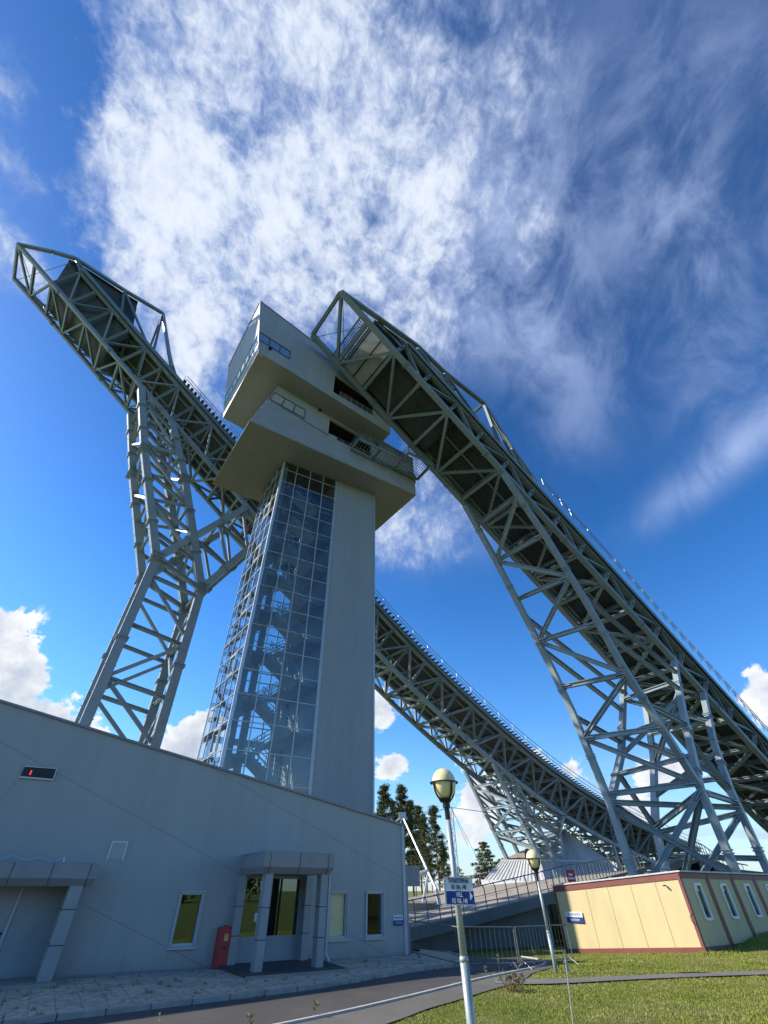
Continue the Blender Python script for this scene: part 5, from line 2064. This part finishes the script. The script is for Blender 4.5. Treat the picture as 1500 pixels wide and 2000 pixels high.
# ---------------------------------------------------------------- terrace with sloping slab
def terrace():
    E = [at_y(792, 1813, 37.0), at_y(806, 1810, 37.5), at_y(905, 1787, 39.5), at_y(1010, 1760, 41.5), at_y(1076, 1742, 43), at_y(1110, 1730, 45), at_y(1220, 1704, 58), at_y(1262, 1694, 62)]
    Fp = [at_y(775, 1757, 62), at_y(806, 1752, 62), at_y(870, 1738, 74), at_y(940, 1727, 86), at_y(1010, 1720, 88), at_y(1080, 1712, 90), at_y(1190, 1702, 90), at_y(1262, 1696, 92)]
    root = thing('terrace', Vector((E[2].x, E[2].y, -1.1)), 'sloping bare concrete terrace with a grey wall beneath, behind the road barriers', 'terrace')
    n = 40

    def dens(P):
        d = [0]
        for a, b in zip(P, P[1:]):
            d.append(d[-1] + (b - a).length)
        out = []
        for i in range(n):
            x = d[-1]*i/(n - 1)
            out.append(Vector(tuple(float(np.interp(x, d, [p[k] for p in P])) for k in range(3))))
        return out
    A, B = dens(E), dens(Fp)
    s = MB()
    rows = [[a.lerp(b, j/6) for a, b in zip(A, B)] for j in range(7)]
    for r0, r1 in zip(rows, rows[1:]):
        s.loft(r0, r1)
    lo = [p - UP*0.62 for p in A]
    s.loft(lo, A)
    s.loft([p + Vector((0, 1.2, 0)) for p in lo], lo)
    s.build('slab', M_CONC, root)
    # fascia edge, its shade put into the darker concrete colour
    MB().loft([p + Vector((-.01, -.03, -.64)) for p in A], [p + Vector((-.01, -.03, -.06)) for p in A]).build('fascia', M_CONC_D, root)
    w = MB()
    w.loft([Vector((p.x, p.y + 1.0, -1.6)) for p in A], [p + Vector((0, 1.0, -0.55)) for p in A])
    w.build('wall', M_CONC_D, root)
    # window in the wall, left of the cabin
    c = at_y(1077, 1812, 43.9)
    f = MB()
    for dx in (-0.7, -0.15, 0.75):
        f.beam(c + Vector((dx, -.2, -1.6)), c + Vector((dx, -.2, 1.35)), 0.10, 0.10, Vector((1, 0, 0)))
    for dz in (-1.6, 1.35):
        f.beam(c + Vector((-.7, -.2, dz)), c + Vector((.75, -.2, dz)), 0.10, 0.10)
    wf = f.build('window', M_FRAME, root)
    MB().poly(c + Vector((-.7, -.15, -1.6)), c + Vector((.75, -.15, -1.6)), c + Vector((.75, -.15, 1.35)), c + Vector((-.7, -.15, 1.35))).build('pane', M_GLASS_S, wf)
    MB().poly(c + Vector((-.7, -.05, -1.6)), c + Vector((.75, -.05, -1.6)), c + Vector((.75, -.05, 1.35)), c + Vector((-.7, -.05, 1.35))).build('room', M_DARK, wf)
    # railing along the edge
    rl = MB()
    P = [p + Vector((0, 0.25, 0)) for p in A]
    lean = Vector((-0.08, 0, 1.0))
    for a, b in zip(P, P[1:]):
        rl.tube(a + lean*1.22, b + lean*1.22, 0.035, n=6)
        rl.tube(a + lean*0.72, b + lean*0.72, 0.018, n=5)
    for p in P:
        rl.beam(p - UP*0.3, p + lean*1.05, 0.07, 0.07, Vector((1, 0, 0)))
        rl.beam(p + lean*1.05, p + lean*1.2 + Vector((-0.12, 0, 0.06)), 0.06, 0.06, Vector((1, 0, 0)))
    rl.build('railing', M_BARRIER, root)
    r2 = MB()
    Q = [p.lerp(q, 0.985) for p, q in zip(A, B)][:26]
    for a, b in zip(Q, Q[1:]):
        r2.tube(a + UP*1.1, b + UP*1.1, 0.05, n=5)
    for p in Q[::2]:
        r2.beam(p, p + UP*1.15, 0.10, 0.10, Vector((1, 0, 0)))
    r2.build('railing', M_BARRIER, root)
    # low concrete block on the left of the slab
    q = at_y(812, 1782, 47)
    MB().box(q + Vector((-1.4, 0, -0.55)), Vector((2.9, -.4, 0)), Vector((0.6, 4, 0.1)), UP*1.1).build('upstand', M_CONC_D, root)
    # small red notices
    for (px, py, y, lb) in ((1115, 1711, 44.6, 'red notice board with white writing on the terrace railing above the yellow cabin'),
                            (939, 1719, 82, 'red and white notice at the left foot of the metal pyramid')):
        c = at_y(px, py, y)
        k = min(1.0, 44.6/y*1.5) if y > 60 else 1.0
        nb = thing('notice_board', c, lb, 'notice board')
        MB().box(c + Vector((-.33*k, 0, -.36*k)), Vector((.66*k, 0, 0.02)), UP*.72*k, Vector((0, 0.03, 0))).build('board', M_SIGNRED, nb)
        t = MB()
        t.box(c + Vector((-.15*k, -.012, .02*k)), Vector((.30*k, 0, 0)), UP*.14*k, Vector((0, 0.01, 0)))
        t.box(c + Vector((-.24*k, -.012, -.20*k)), Vector((.48*k, 0, 0)), UP*.12*k, Vector((0, 0.01, 0)))
        t.build('white_writing', M_WHITE, nb)


terrace()


# ---------------------------------------------------------------- ribbed metal pyramid under the short pylon
def ribbed(mb, a, b, c, d, pitch, depth=0.09):
    """sheet a-b (bottom) to d-c (top) with ribs running up"""
    n = max(2, int((b - a).length/pitch))
    nn = (b - a).cross(d - a).normalized()
    if nn.y > 0:
        nn = -nn
    lo, hi = [], []
    for i in range(4*n + 1):
        t = i/(4*n)
        o = nn*(depth if (i % 4) in (1, 2) else 0)
        lo.append(a.lerp(b, t) + o)
        hi.append(d.lerp(c, t) + o)
    mb.loft(lo, hi)


def pyramid():
    P1, P2, P3 = Vector((13.4, 74.5, 2.6)), at_y(1067, 1727, 71), at_y(1200, 1702, 83)
    P1 = at_y(941, 1723, 74.5)
    Q1, Q2, Q3 = at_y(978, 1681, 77), at_y(1053, 1681, 75), at_y(1192, 1684, 85)
    Rr = at_y(1100, 1624, 83)
    R0 = at_y(1062, 1641, 84)
    P4, Q4 = P3 + P1 - P2 + Vector((0, 3, 0)), Q3 + Q1 - Q2 + Vector((0, 3, 0))
    root = thing('pyramid_plinth', (P1 + P3)/2, 'stepped grey ribbed metal pyramid at the foot of the far ramp', 'plinth')
    m = MB()
    ribbed(m, P1, P2, Q2, Q1, 0.50, 0.07)
    ribbed(m, P2, P3, Q3, Q2, 0.70, 0.07)
    m.loft([P3, P4, P1], [Q3, Q4, Q1])
    m.build('skirt', M_ZINC, root)
    u = MB()
    ribbed(u, Q2, Q3, Rr + Vector((0.4, 0, 0)), Rr, 0.62, 0.14)
    u.build('upper_face', M_ZINC, root)
    t = MB()
    t.poly(Q1, Q2, Rr, R0)
    t.poly(Q3, Q4, R0, Rr)
    t.poly(Q4, Q1, R0)
    t.build('upper_slope', M_CONC, root)
    b = MB()
    for a, c in ((P1, P2), (P2, P3)):
        d = Vector((0, -0.08, 0))
        b.prism([a + d - UP*1.2, c + d - UP*1.2, c + d + UP*0.25, a + d + UP*0.25], Vector((0, .3, 0)))
    b.build('base_course', M_WHITE, root)
    e = MB()
    for a, c in ((P2, Q2), (Q2, Rr), (Q2, Q3), (Q1, Q2), (Q3, Rr)):
        e.beam(a + UP*.05, c + UP*.05, 0.22, 0.16)
    e.build('ridge_flashing', M_ZINC, root)


pyramid()


# ---------------------------------------------------------------- landing deck on the right with its arched railing
def viewing_deck():
    y = 66.0
    A = [at_y(x, yy, y) for x, yy in ((1290, 1690), (1310, 1686), (1335, 1676), (1362, 1668), (1390, 1676), (1420, 1690), (1450, 1699), (1500, 1704))]
    root = thing('viewing_deck', Vector((A[3].x, A[3].y, 0)), 'low concrete deck with an arched railing behind the yellow cabins', 'viewing deck')
    s = MB()
    dp = Vector((3, 12, 0))
    s.loft(A, [p + dp for p in A])
    s.loft([p - UP*0.7 for p in A], A)
    s.build('slab', M_CONC_D, root)
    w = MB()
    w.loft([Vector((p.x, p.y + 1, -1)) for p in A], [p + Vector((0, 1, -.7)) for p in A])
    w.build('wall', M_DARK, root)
    c = MB()
    for p in A[1:-1]:
        c.beam(Vector((p.x, p.y + .2, -1)), p - UP*0.6, 0.4, 0.4, Vector((1, 0, 0)))
    c.build('column', M_CONC_D, root)
    T = [at_y(x, yy, y) for x, yy in ((1290, 1668), (1310, 1658), (1335, 1648), (1358, 1643), (1375, 1652), (1400, 1670), (1425, 1683), (1460, 1690))]
    r = MB()
    for a, b in zip(T, T[1:]):
        r.tube(a, b, 0.06, n=5)
        r.tube(a.lerp(Vector((a.x, a.y, A[0].z)), .4), b.lerp(Vector((b.x, b.y, A[0].z)), .4), 0.035, n=5)
    for a, b in zip(T, T[1:]):
        for q in (0.0, 0.33, 0.66):
            p = a.lerp(b, q)
            zlow = float(np.interp(p.x, [v.x for v in A], [v.z for v in A]))
            r.tube(Vector((p.x, p.y, zlow)), p, 0.04, n=5)
    r.build('railing', M_BARRIER, root)


viewing_deck()


# ---------------------------------------------------------------- yellow cabins
def cabins():
    h = R(55.0)
    cx = Vector((math.sin(h), math.cos(h), 0))        # along the row, away from the lamp
    cy = Vector((-math.cos(h), math.sin(h), 0))       # along each cabin's long side
    nrm = -cy                                          # faces the lawn on the right
    base = Vector((13.5, 25.1, 0.0))
    W, Ln, H = 2.44, 6.95, 2.52
    labels = ['yellow site cabin nearest the lamp, its blank sunlit end facing the lawn', 'second yellow site cabin in the row, between maroon corner posts',
              'third yellow site cabin from the sunlit end wall', 'fourth yellow site cabin, cut by the right edge']
    for i, lb in enumerate(labels + ['fifth yellow site cabin, at the far right end of the row']):
        if i == 4:
            break
        b0 = base + cx*(W + 0.06)*i
        sh = (lambda l: -0.45*l/Ln)
        root = thing('site_cabin', b0, lb, 'cabin', 'yellow site cabins in a row')

        def Q(a, l, z, o=0.0):
            return b0 + cx*a + cy*l + UP*(z + sh(l)) + nrm*o
        # long side towards the lamp (a = 0), end with the window (l = 0)
        wl = MB()
        wl.prism([Q(0.03, 0.02, -.3), Q(0.03, Ln, -.3), Q(0.03, Ln, H), Q(0.03, 0.02, H)], cx*0.06)
        wl.prism([Q(W, 0.02, -.3), Q(W, Ln, -.3), Q(W, Ln, H), Q(W, 0.02, H)], -cx*0.06)
        wl.prism([Q(0, Ln, -.3), Q(W, Ln, -.3), Q(W, Ln, H), Q(0, Ln, H)], -cy*0.06)
        w0, w1, z0, z1 = 0.98, 1.58, 0.98, 2.13
        for (p, q, r_, s) in ((0.03, w0, -.3, H), (w1, W - .03, -.3, H), (w0, w1, -.3, z0), (w0, w1, z1, H)):
            wl.prism([Q(p, 0.03, r_), Q(q, 0.03, r_), Q(q, 0.03, s), Q(p, 0.03, s)], cy*0.06)
        wl.build('wall', M_CREAM, root)
        if i == 0:
            for k in range(1, 6):
                l = Ln*k/5.6
                MB().beam(Q(0.024, l, 0.15), Q(0.024, l, H - .18), 0.012, 0.014, cy).build('panel_joint', M_JOINT, root)
        tr = MB()
        tw = 0.17
        tr.prism([Q(0.0, -0.0, H - .22), Q(0.0, Ln, H - .22), Q(0.0, Ln, H), Q(0.0, 0, H)], cx*0.05)
        tr.prism([Q(0.0, -0.0, -.3), Q(0.0, Ln, -.3), Q(0.0, Ln, .16), Q(0.0, 0, .16)], cx*0.05)
        tr.prism([Q(-.01, 0, -.3), Q(-.01, 0.12, -.3), Q(-.01, 0.12, H + .01), Q(-.01, 0, H + .01)], cx*0.14)
        tr.prism([Q(W - .12, 0, -.3), Q(W - .12, 0.12, -.3), Q(W - .12, 0.12, H + .01), Q(W - .12, 0, H + .01)], cx*0.13)
        tr.prism([Q(-.01, Ln - .12, -.3), Q(-.01, Ln, -.3), Q(-.01, Ln, H), Q(-.01, Ln - .12, H)], cx*0.10)
        tr.prism([Q(0.12, 0.0, H - .2), Q(W - .12, 0.0, H - .2), Q(W - .12, 0, H), Q(0.12, 0, H)], cy*0.05)
        tr.prism([Q(0.12, 0.0, -.3), Q(W - .12, 0.0, -.3), Q(W - .12, 0, .16), Q(0.12, 0, .16)], cy*0.05)
        tr.build('frame', M_MAROON, root)
        rf = MB()
        rf.prism([Q(-.05, -.10, H + .015), Q(W + .02, -.10, H + .015), Q(W + .02, Ln + .05, H + .015), Q(-.05, Ln + .05, H + .015)], UP*0.055)
        rf.build('roof', M_ROOFLIP, root)
        if True:
            f = MB()
            for (A, B) in (((w0, z0), (w1, z0)), ((w1, z0), (w1, z1)), ((w1, z1), (w0, z1)), ((w0, z1), (w0, z0))):
                f.beam(Q(A[0], 0.02, A[1]), Q(B[0], 0.02, B[1]), 0.09, 0.11, cx)
            wo = f.build('window', M_PVC, root)
            MB().poly(Q(w0, .05, z0), Q(w1, .05, z0), Q(w1, .05, z1), Q(w0, .05, z1)).build('pane', M_GLASS_S, wo)
            rm = MB()
            A = [Q(w0 - .2, .10, z0 - .2), Q(w1 + .2, .10, z0 - .2), Q(w1 + .2, .10, z1 + .2), Q(w0 - .2, .10, z1 + .2)]
            B = [v + cy*1.8 for v in A]
            rm.poly(*B)
            for j in range(4):
                rm.poly(A[j], A[(j + 1) % 4], B[(j + 1) % 4], B[j])
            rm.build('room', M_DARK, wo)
        if i == 0:
            MB().box(Q(-.02, .72, 2.10), cy*0.07, UP*0.05, -cx*0.16).build('rain_spout', M_BLACK, root)
            MB().path([Q(-.01, .02, 1.2), Q(-.06, .12, 1.1), Q(-.06, .13, .95), Q(-.01, .02, .8)], 0.012).build('loose_cable', M_BLACK, root)
            for k in range(7):
                l = 0.6 + k*0.95
                MB().cbox(Q(0.1, l, H + .07), 0.10, 0.16, 0.05, h).build('roof_clip', M_BARRIER, root)
            s = thing('wall_sign', Q(-.02, 6.0, 1.2), 'small white and blue two line sign on the sunlit yellow cabin', 'sign')
            xa = -cy
            o = Q(-.02, 6.45, 1.32)
            MB().box(o, xa*0.98, UP*0.20 - UP*0.0, -cx*0.015).build('panel', M_WHITE, s)
            MB().box(o - UP*0.205, xa*0.98, UP*0.20, -cx*0.015).build('panel', M_BLUE, s)
            text_mesh('lettering', 'РАЗДЕВАЛКА', 0.13, M_INK, s, o + xa*0.49 + UP*0.10 - cx*0.018, xa, UP, -cx, squeeze=0.85)
            text_mesh('lettering', 'SKI ROOM', 0.13, M_WHITE, s, o + xa*0.49 - UP*0.105 - cx*0.018, xa, UP, -cx, squeeze=0.9)


cabins()


# ---------------------------------------------------------------- crowd barriers across the road
def barrier(p, q, label):
    p, q = Vector(p), Vector(q)
    root = thing('crowd_barrier', (p + q)/2, label, 'barrier', 'crowd barriers across the road')
    H = 1.02
    f = MB()
    f.tube(p + UP*0.16, p + UP*H, 0.019)
    f.tube(q + UP*0.16, q + UP*H, 0.019)
    f.tube(p + UP*H, q + UP*H, 0.019)
    f.tube(p + UP*0.16, q + UP*0.16, 0.019)
    f.build('frame', M_BARRIER, root)
    n = max(6, int((q - p).length/0.17))
    b = MB()
    for i in range(1, n):
        c = p.lerp(q, i/n)
        b.tube(c + UP*0.16, c + UP*H, 0.003, n=4)
    b.build('bars', M_BARRIER, root)
    d = (q - p).normalized()
    s = Vector((-d.y, d.x, 0))
    for c in (p + d*0.18, q - d*0.18):
        ft = MB()
        ft.tube(c + UP*0.18, c + s*0.32 + UP*0.02, 0.016)
        ft.tube(c + UP*0.18, c - s*0.32 + UP*0.02, 0.016)
        ft.build('foot', M_BARRIER, root)


BP = [(801, 1868), (884, 1898), (991, 1902), (1096, 1878)]
bz = [FP(13.25, 0, 0.05), Vector((2.75, 20.0, 0)), Vector((4.75, 20.6, 0)), Vector((7.1, 22.2, 0))]
for i, lb in enumerate(('crowd barrier between the grey building corner and the next barrier', 'middle crowd barrier across the road, behind the near lamp pole', 'crowd barrier on the road nearest the yellow cabin')):
    a, b = bz[i], bz[i + 1]
    d = (b - a).normalized()*0.04
    a2, b2 = a + d, b - d
    a2.z, b2.z = gz(a2.x, a2.y) + 0.02, gz(b2.x, b2.y) + 0.02
    barrier(a2, b2, lb)


# ---------------------------------------------------------------- trees
def leaf_cloud(centres, n_each, size, spread, seed, droop=0.0):
    rng = np.random.default_rng(seed)
    V, k = [], 0
    for (cx, cy, cz, sx, sz) in centres:
        n = int(n_each*(0.6 + 0.8*rng.random()))
        p = rng.normal(0, 1, (n, 3))
        p /= np.maximum(np.linalg.norm(p, axis=1, keepdims=True), 1e-6)
        p *= rng.random((n, 1))**0.45
        c = np.array([cx, cy, cz]) + p*np.array([sx, sx, sz])
        a = rng.normal(0, 1, (n, 3))
        a /= np.linalg.norm(a, axis=1, keepdims=True)
        b = np.cross(a, rng.normal(0, 1, (n, 3)))
        b /= np.maximum(np.linalg.norm(b, axis=1, keepdims=True), 1e-6)
        s = size*rng.uniform(0.6, 1.3, (n, 1))
        q = np.stack([c - a*s, c + b*s*0.32, c + a*s, c - b*s*0.32], 1)
        V.append(q.reshape(-1, 3))
    V = np.concatenate(V)
    F = np.arange(len(V)).reshape(-1, 4)
    return V, F


def np_obj(name, V, F, m, parent):
    me = bpy.data.meshes.new(name)
    off = np.array(parent.location)
    me.from_pydata((V - off).tolist(), [], F.tolist())
    me.materials.append(m)
    o = bpy.data.objects.new(name, me)
    C.objects.link(o)
    o.parent = parent
    return o


def pine(x, y, z, h, seed, label, crown0=0.42, wide=0.20):
    rng = random.Random(seed)
    root = thing('pine_tree', (x, y, z), label, 'tree', 'pines behind the grey building')
    base = Vector((x, y, z - 0.5))
    t = MB()
    lean = Vector((rng.uniform(-.3, .3), rng.uniform(-.3, .3), 0))
    pts = [base + UP*(h*0.97*i/6) + lean*(i/6)**2 + Vector((rng.uniform(-.08, .08), rng.uniform(-.08, .08), 0))*(i > 0) for i in range(7)]
    for i, (a, b) in enumerate(zip(pts, pts[1:])):
        t.tube(a, b, 0.24*h/16*(1 - i/6.6), 0.24*h/16*(1 - (i + 1)/6.6), 8, False)
    cs = []
    nb = 70
    for i in range(nb):
        f = crown0 + (0.98 - crown0)*(i/(nb - 1))**0.9
        zc = h*f
        rr = h*wide*(1.12 - 1.04*((f - crown0)/(1 - crown0))**0.95)*rng.uniform(0.45, 1.2)
        a = rng.uniform(0, 6.283)
        tp = base + UP*zc + lean*f*f
        e = tp + Vector((math.cos(a)*rr, math.sin(a)*rr, rng.uniform(-.1, .35)*rr*0.6 + 0.2))
        t.tube(tp, e, 0.05*h/16, 0.02, 5, False)
        for k in (0.5, 0.85, 1.08):
            c = tp.lerp(e, k)
            s = h*0.040*rng.uniform(0.6, 1.4)
            cs.append((c.x + rng.uniform(-.3, .3), c.y + rng.uniform(-.3, .3), c.z + rng.uniform(-.1, .3), s, s*0.55))
    for k in range(4):
        c = base + UP*h*(0.93 + 0.022*k) + lean
        cs.append((c.x, c.y, c.z, h*0.03*(1 - k*0.18), h*0.03))
    for i in range(5):
        f = rng.uniform(0.15, crown0)
        a = rng.uniform(0, 6.283)
        tp = base + UP*h*f
        t.tube(tp, tp + Vector((math.cos(a)*0.9, math.sin(a)*0.9, -0.1)), 0.03, 0.01, 4, False)
    t.build('trunk', M_BARK, root)
    V, F = leaf_cloud(cs, 62, 0.17*h/16, 1, seed)
    np_obj('crown', V, F, M_PINE, root)


def spruce(x, y, z, h, seed, label, wide=0.26):
    rng = random.Random(seed)
    root = thing('spruce_tree', (x, y, z), label, 'tree', 'broad trees beyond the terrace')
    base = Vector((x, y, z - 0.4))
    t = MB()
    t.tube(base, base + UP*h, 0.16*h/9, 0.02, 7, False)
    cs = []
    nt = 16
    for i in range(nt):
        f = 0.08 + 0.9*i/(nt - 1)
        rr = h*wide*(1 - f)**0.45*(0.75 + 0.25*math.sin(min(1, f*3)*1.57)) + 0.12
        m = max(3, int(8*(1 - f)) + 2)
        for j in range(m):
            a = 6.283*j/m + rng.uniform(-.4, .4) + i
            r_ = rr*rng.uniform(0.55, 1.2)
            tp = base + UP*h*f
            e = tp + Vector((math.cos(a)*r_, math.sin(a)*r_, rng.uniform(-.05, .12)*r_))
            t.tube(tp, e, 0.035, 0.01, 4, False)
            for k in (0.45, 0.75, 1.0):
                c = tp.lerp(e, k)
                s = h*0.070*rng.uniform(0.6, 1.2)*(0.7 + 0.5*(1 - f))
                cs.append((c.x, c.y, c.z, s, s*0.65))
    t.build('trunk', M_BARK, root)
    V, F = leaf_cloud(cs, 52, 0.17*h/9, 1, seed)
    np_obj('crown', V, F, M_SPRUCE, root)


TREES = [(752, 1530, 84, 'tall pine rising directly behind the right edge of the tower', 31, .22), (786, 1529, 86, 'tall pine with a leaning tip, second from the tower edge', 32, .25),
         (815, 1570, 92, 'dark pine behind the slanted white boom', 33, .25), (846, 1570, 80, 'open crowned pine just left of the near lamp globe', 34, .22),
         (826, 1588, 76, 'dense pine between the boom and the near lamp pole', 35, .24), (768, 1560, 95, 'pine half hidden by the grey building eave', 36, .2),
         (862, 1640, 90, 'low pine showing left of the near lamp pole', 37, .15), (800, 1560, 97, 'farthest pine, filling the gap behind the middle of the group', 38, .2)]
for (px, py, y, lb, sd_, c0) in TREES:
    top = at_y(px, py, y)
    g = 1.0
    pine(top.x, y, g, top.z - g, sd_, lb, c0)
for (px, py, y, lb, sd_, wd) in ((944, 1640, 95, 'broad green spruce left of the metal pyramid', 51, .40), (893, 1688, 98, 'small spruce just right of the near lamp pole, above the sign', 52, .34),
                                 (978, 1672, 97, 'lower green tree touching the left edge of the metal pyramid', 53, .45)):
    top = at_y(px, py, y)
    spruce(top.x, y, 1.0, top.z - 1.0, sd_, lb, wd)


# ---------------------------------------------------------------- boom, mast, wires
def boom():
    y = 52.0
    a, b = at_y(786, 1594, y), at_y(852, 1737, y - 4)
    root = thing('slanted_boom', b, 'slanted white tubular boom in front of the dark pines', 'boom')
    MB().tube(a, b, 0.08, 0.11, 8).build('arm', M_ALU, root)
    d = (b - a).normalized()
    MB().cbox(a - UP*.3, 0.7, 0.5, 0.6).tube(a, a + Vector((-1.2, 0, -.8)), .07).build('head', M_ALU, root)
    MB().tube(b - d*1.5, Vector((b.x - 1.3, b.y, b.z - 1.2)), 0.10).tube(b - d*1.6, b - d*1.6 + Vector((-.7, 0, -.2)), 0.16).tube(b, Vector((b.x + .4, b.y, 0)), .18).build('stand', M_ALU, root)


boom()


def mast():
    y = 60.0
    t = at_y(881, 1577, y)
    b = at_y(905, 1737, y)
    root = thing('wire_mast', Vector((t.x, y, 1)), 'slim pale mast with guy wires close behind the near lamp pole', 'mast')
    m = MB()
    for dx, dy in ((-.16, 0), (.16, 0), (0, .25)):
        m.tube(Vector((t.x + dx, y + dy, .5)), Vector((t.x + dx, y + dy, t.z)), 0.05, n=5)
    for i in range(12):
        z = 1 + (t.z - 1.2)*i/12
        z2 = 1 + (t.z - 1.2)*(i + 1)/12
        s = 1 if i % 2 else -1
        m.tube(Vector((t.x - .16*s, y, z)), Vector((t.x + .16*s, y, z2)), 0.03, n=4)
    m.build('lattice', M_WHITE, root)
    w = MB()
    top = Vector((t.x, y, t.z))
    w.tube(top, at_y(915, 1655, y + 1), 0.022, n=4)
    w.tube(top, at_y(965, 1740, y + 6), 0.022, n=4)
    w.build('guy_wire', M_BLACK, root)
    cb = MB()
    c0, c1 = at_y(858, 1583, y - 1), at_y(1215, 1573, 90)
    pts = [c0, top]
    for i in range(1, 13):
        q = top.lerp(c1, i/12)
        q.z -= 1.2*math.sin(math.pi*i/12)
        pts.append(q)
    cb.path(pts, 0.03, 4)
    tag(cb.build('overhead_cable', M_BLACK), 'thin black cable running right from the slim mast behind the near lamp', 'cable')


mast()


# ---------------------------------------------------------------- shrub and weeds
def shrub():
    c = on_level(1000, 1936, 0.0)
    root = thing('shrub', c, 'small ragged shrub with brown twigs at the corner of the lawn', 'shrub')
    rng = random.Random(3)
    s = MB()
    cs = []
    for i in range(34):
        a, l = rng.uniform(0, 6.283), rng.uniform(.10, .36)
        e = c + Vector((math.cos(a)*l, math.sin(a)*l, rng.uniform(.12, .34)))
        s.tube(c + Vector((math.cos(a)*l*.3, math.sin(a)*l*.3, 0)), e, 0.006, 0.003, 4, False)
        if i % 3:
            cs.append((e.x, e.y, e.z - .04, .06, .05))
    s.build('twigs', M_BARK, root)
    V, F = leaf_cloud(cs, 16, 0.035, 1, 9)
    np_obj('leaves', V, F, M_BUSH, root)


shrub()


def weeds():
    rng = random.Random(21)
    m = MB()
    kl_, wl_ = even(kerb_in, 200), even(white_k, 200)

    def tuft(p, h, n):
        for _ in range(n):
            a, l = rng.uniform(0, 6.283), rng.uniform(.1, .6)*h
            r0 = Vector((math.cos(a + 1.57), math.sin(a + 1.57), 0))*0.008
            q = p + Vector((rng.uniform(-.06, .06), rng.uniform(-.06, .06), -.01))
            m.poly(q - r0, q + r0, q + Vector((math.cos(a)*l, math.sin(a)*l, h*rng.uniform(.5, 1))))

    def stalk(p, h):
        e = p + Vector((rng.uniform(-.06, .06), rng.uniform(-.06, .06), h))
        m.tube(p, e, 0.006, 0.004, 4, False)
        for _ in range(14):
            c = p.lerp(e, rng.uniform(.35, 1.0))
            a = rng.uniform(0, 6.283)
            d = Vector((math.cos(a), math.sin(a), rng.uniform(.2, .9)))*rng.uniform(.03, .10)
            m.poly(c, c + d*.6 + Vector((0, 0, .015)), c + d, c + d*.6 - Vector((0, 0, .015)))
    for i in range(70, 190):
        p = kl_[i]
        if rng.random() < 0.42:
            o = rng.uniform(-0.02, 0.12)
            t = (kl_[i] - kl_[i - 1]).normalized()
            tuft(Vector((p.x + t.y*o, p.y - t.x*o, gz(p.x, p.y) + .02)), rng.uniform(.05, .16), rng.randint(6, 16))
    for i in range(60, 170):
        p = wl_[i]
        t = (wl_[i] - wl_[i - 1]).normalized()
        if rng.random() < 0.10:
            stalk(Vector((p.x - t.y*.12, p.y + t.x*.12, .02)), rng.uniform(.10, .52)*rng.uniform(.5, 1))
        elif rng.random() < 0.25:
            tuft(Vector((p.x - t.y*.08, p.y + t.x*.08, .02)), rng.uniform(.05, .15), 8)
    for _ in range(230):
        a, o = rng.uniform(-2, 15), rng.uniform(.1, 5.2)
        if 5.7 < a < 9.6 and o < 3.0:
            continue
        p = FP(a, 0, o)
        j = min(range(0, 200, 4), key=lambda q: (kl_[q] - p).length)
        if fn.dot(kl_[j]) < fn.dot(p) + .1:
            continue
        p.z = gz(p.x, p.y) + .055
        tuft(p, rng.uniform(.03, .11), rng.randint(5, 18))
    tag(m.build('weeds', M_WEED), 'scattered weeds growing along the kerbs and in the paving joints', 'weeds', kind='stuff')


weeds()


# ---------------------------------------------------------------- woods behind the camera (seen only as reflections)
def woods():
    rng = random.Random(8)
    cs = []
    for i in range(110):
        x = -90 + 180*i/110 + rng.uniform(-3, 3)
        h = rng.uniform(9, 15)
        for k in range(6):
            f = k/6
            cs.append((x + rng.uniform(-1, 1), -62 + rng.uniform(-5, 5), h*(0.15 + .8*f), 2.6*(1.1 - f), 1.9))
    V, F = leaf_cloud(cs, 22, 0.9, 1, 77)
    me = bpy.data.meshes.new('woods')
    me.from_pydata(V.tolist(), [], F.tolist())
    me.materials.append(M_SPRUCE)
    o = bpy.data.objects.new('woods', me)
    C.objects.link(o)
    tag(o, 'belt of mixed trees across the road from the building, mirrored in its windows', 'woods', kind='stuff')


woods()
for o in bpy.data.objects:
    if o.type == 'MESH' and o.parent is None and 'kind' not in o and 'label' not in o:
        print('UNTAGGED', o.name)
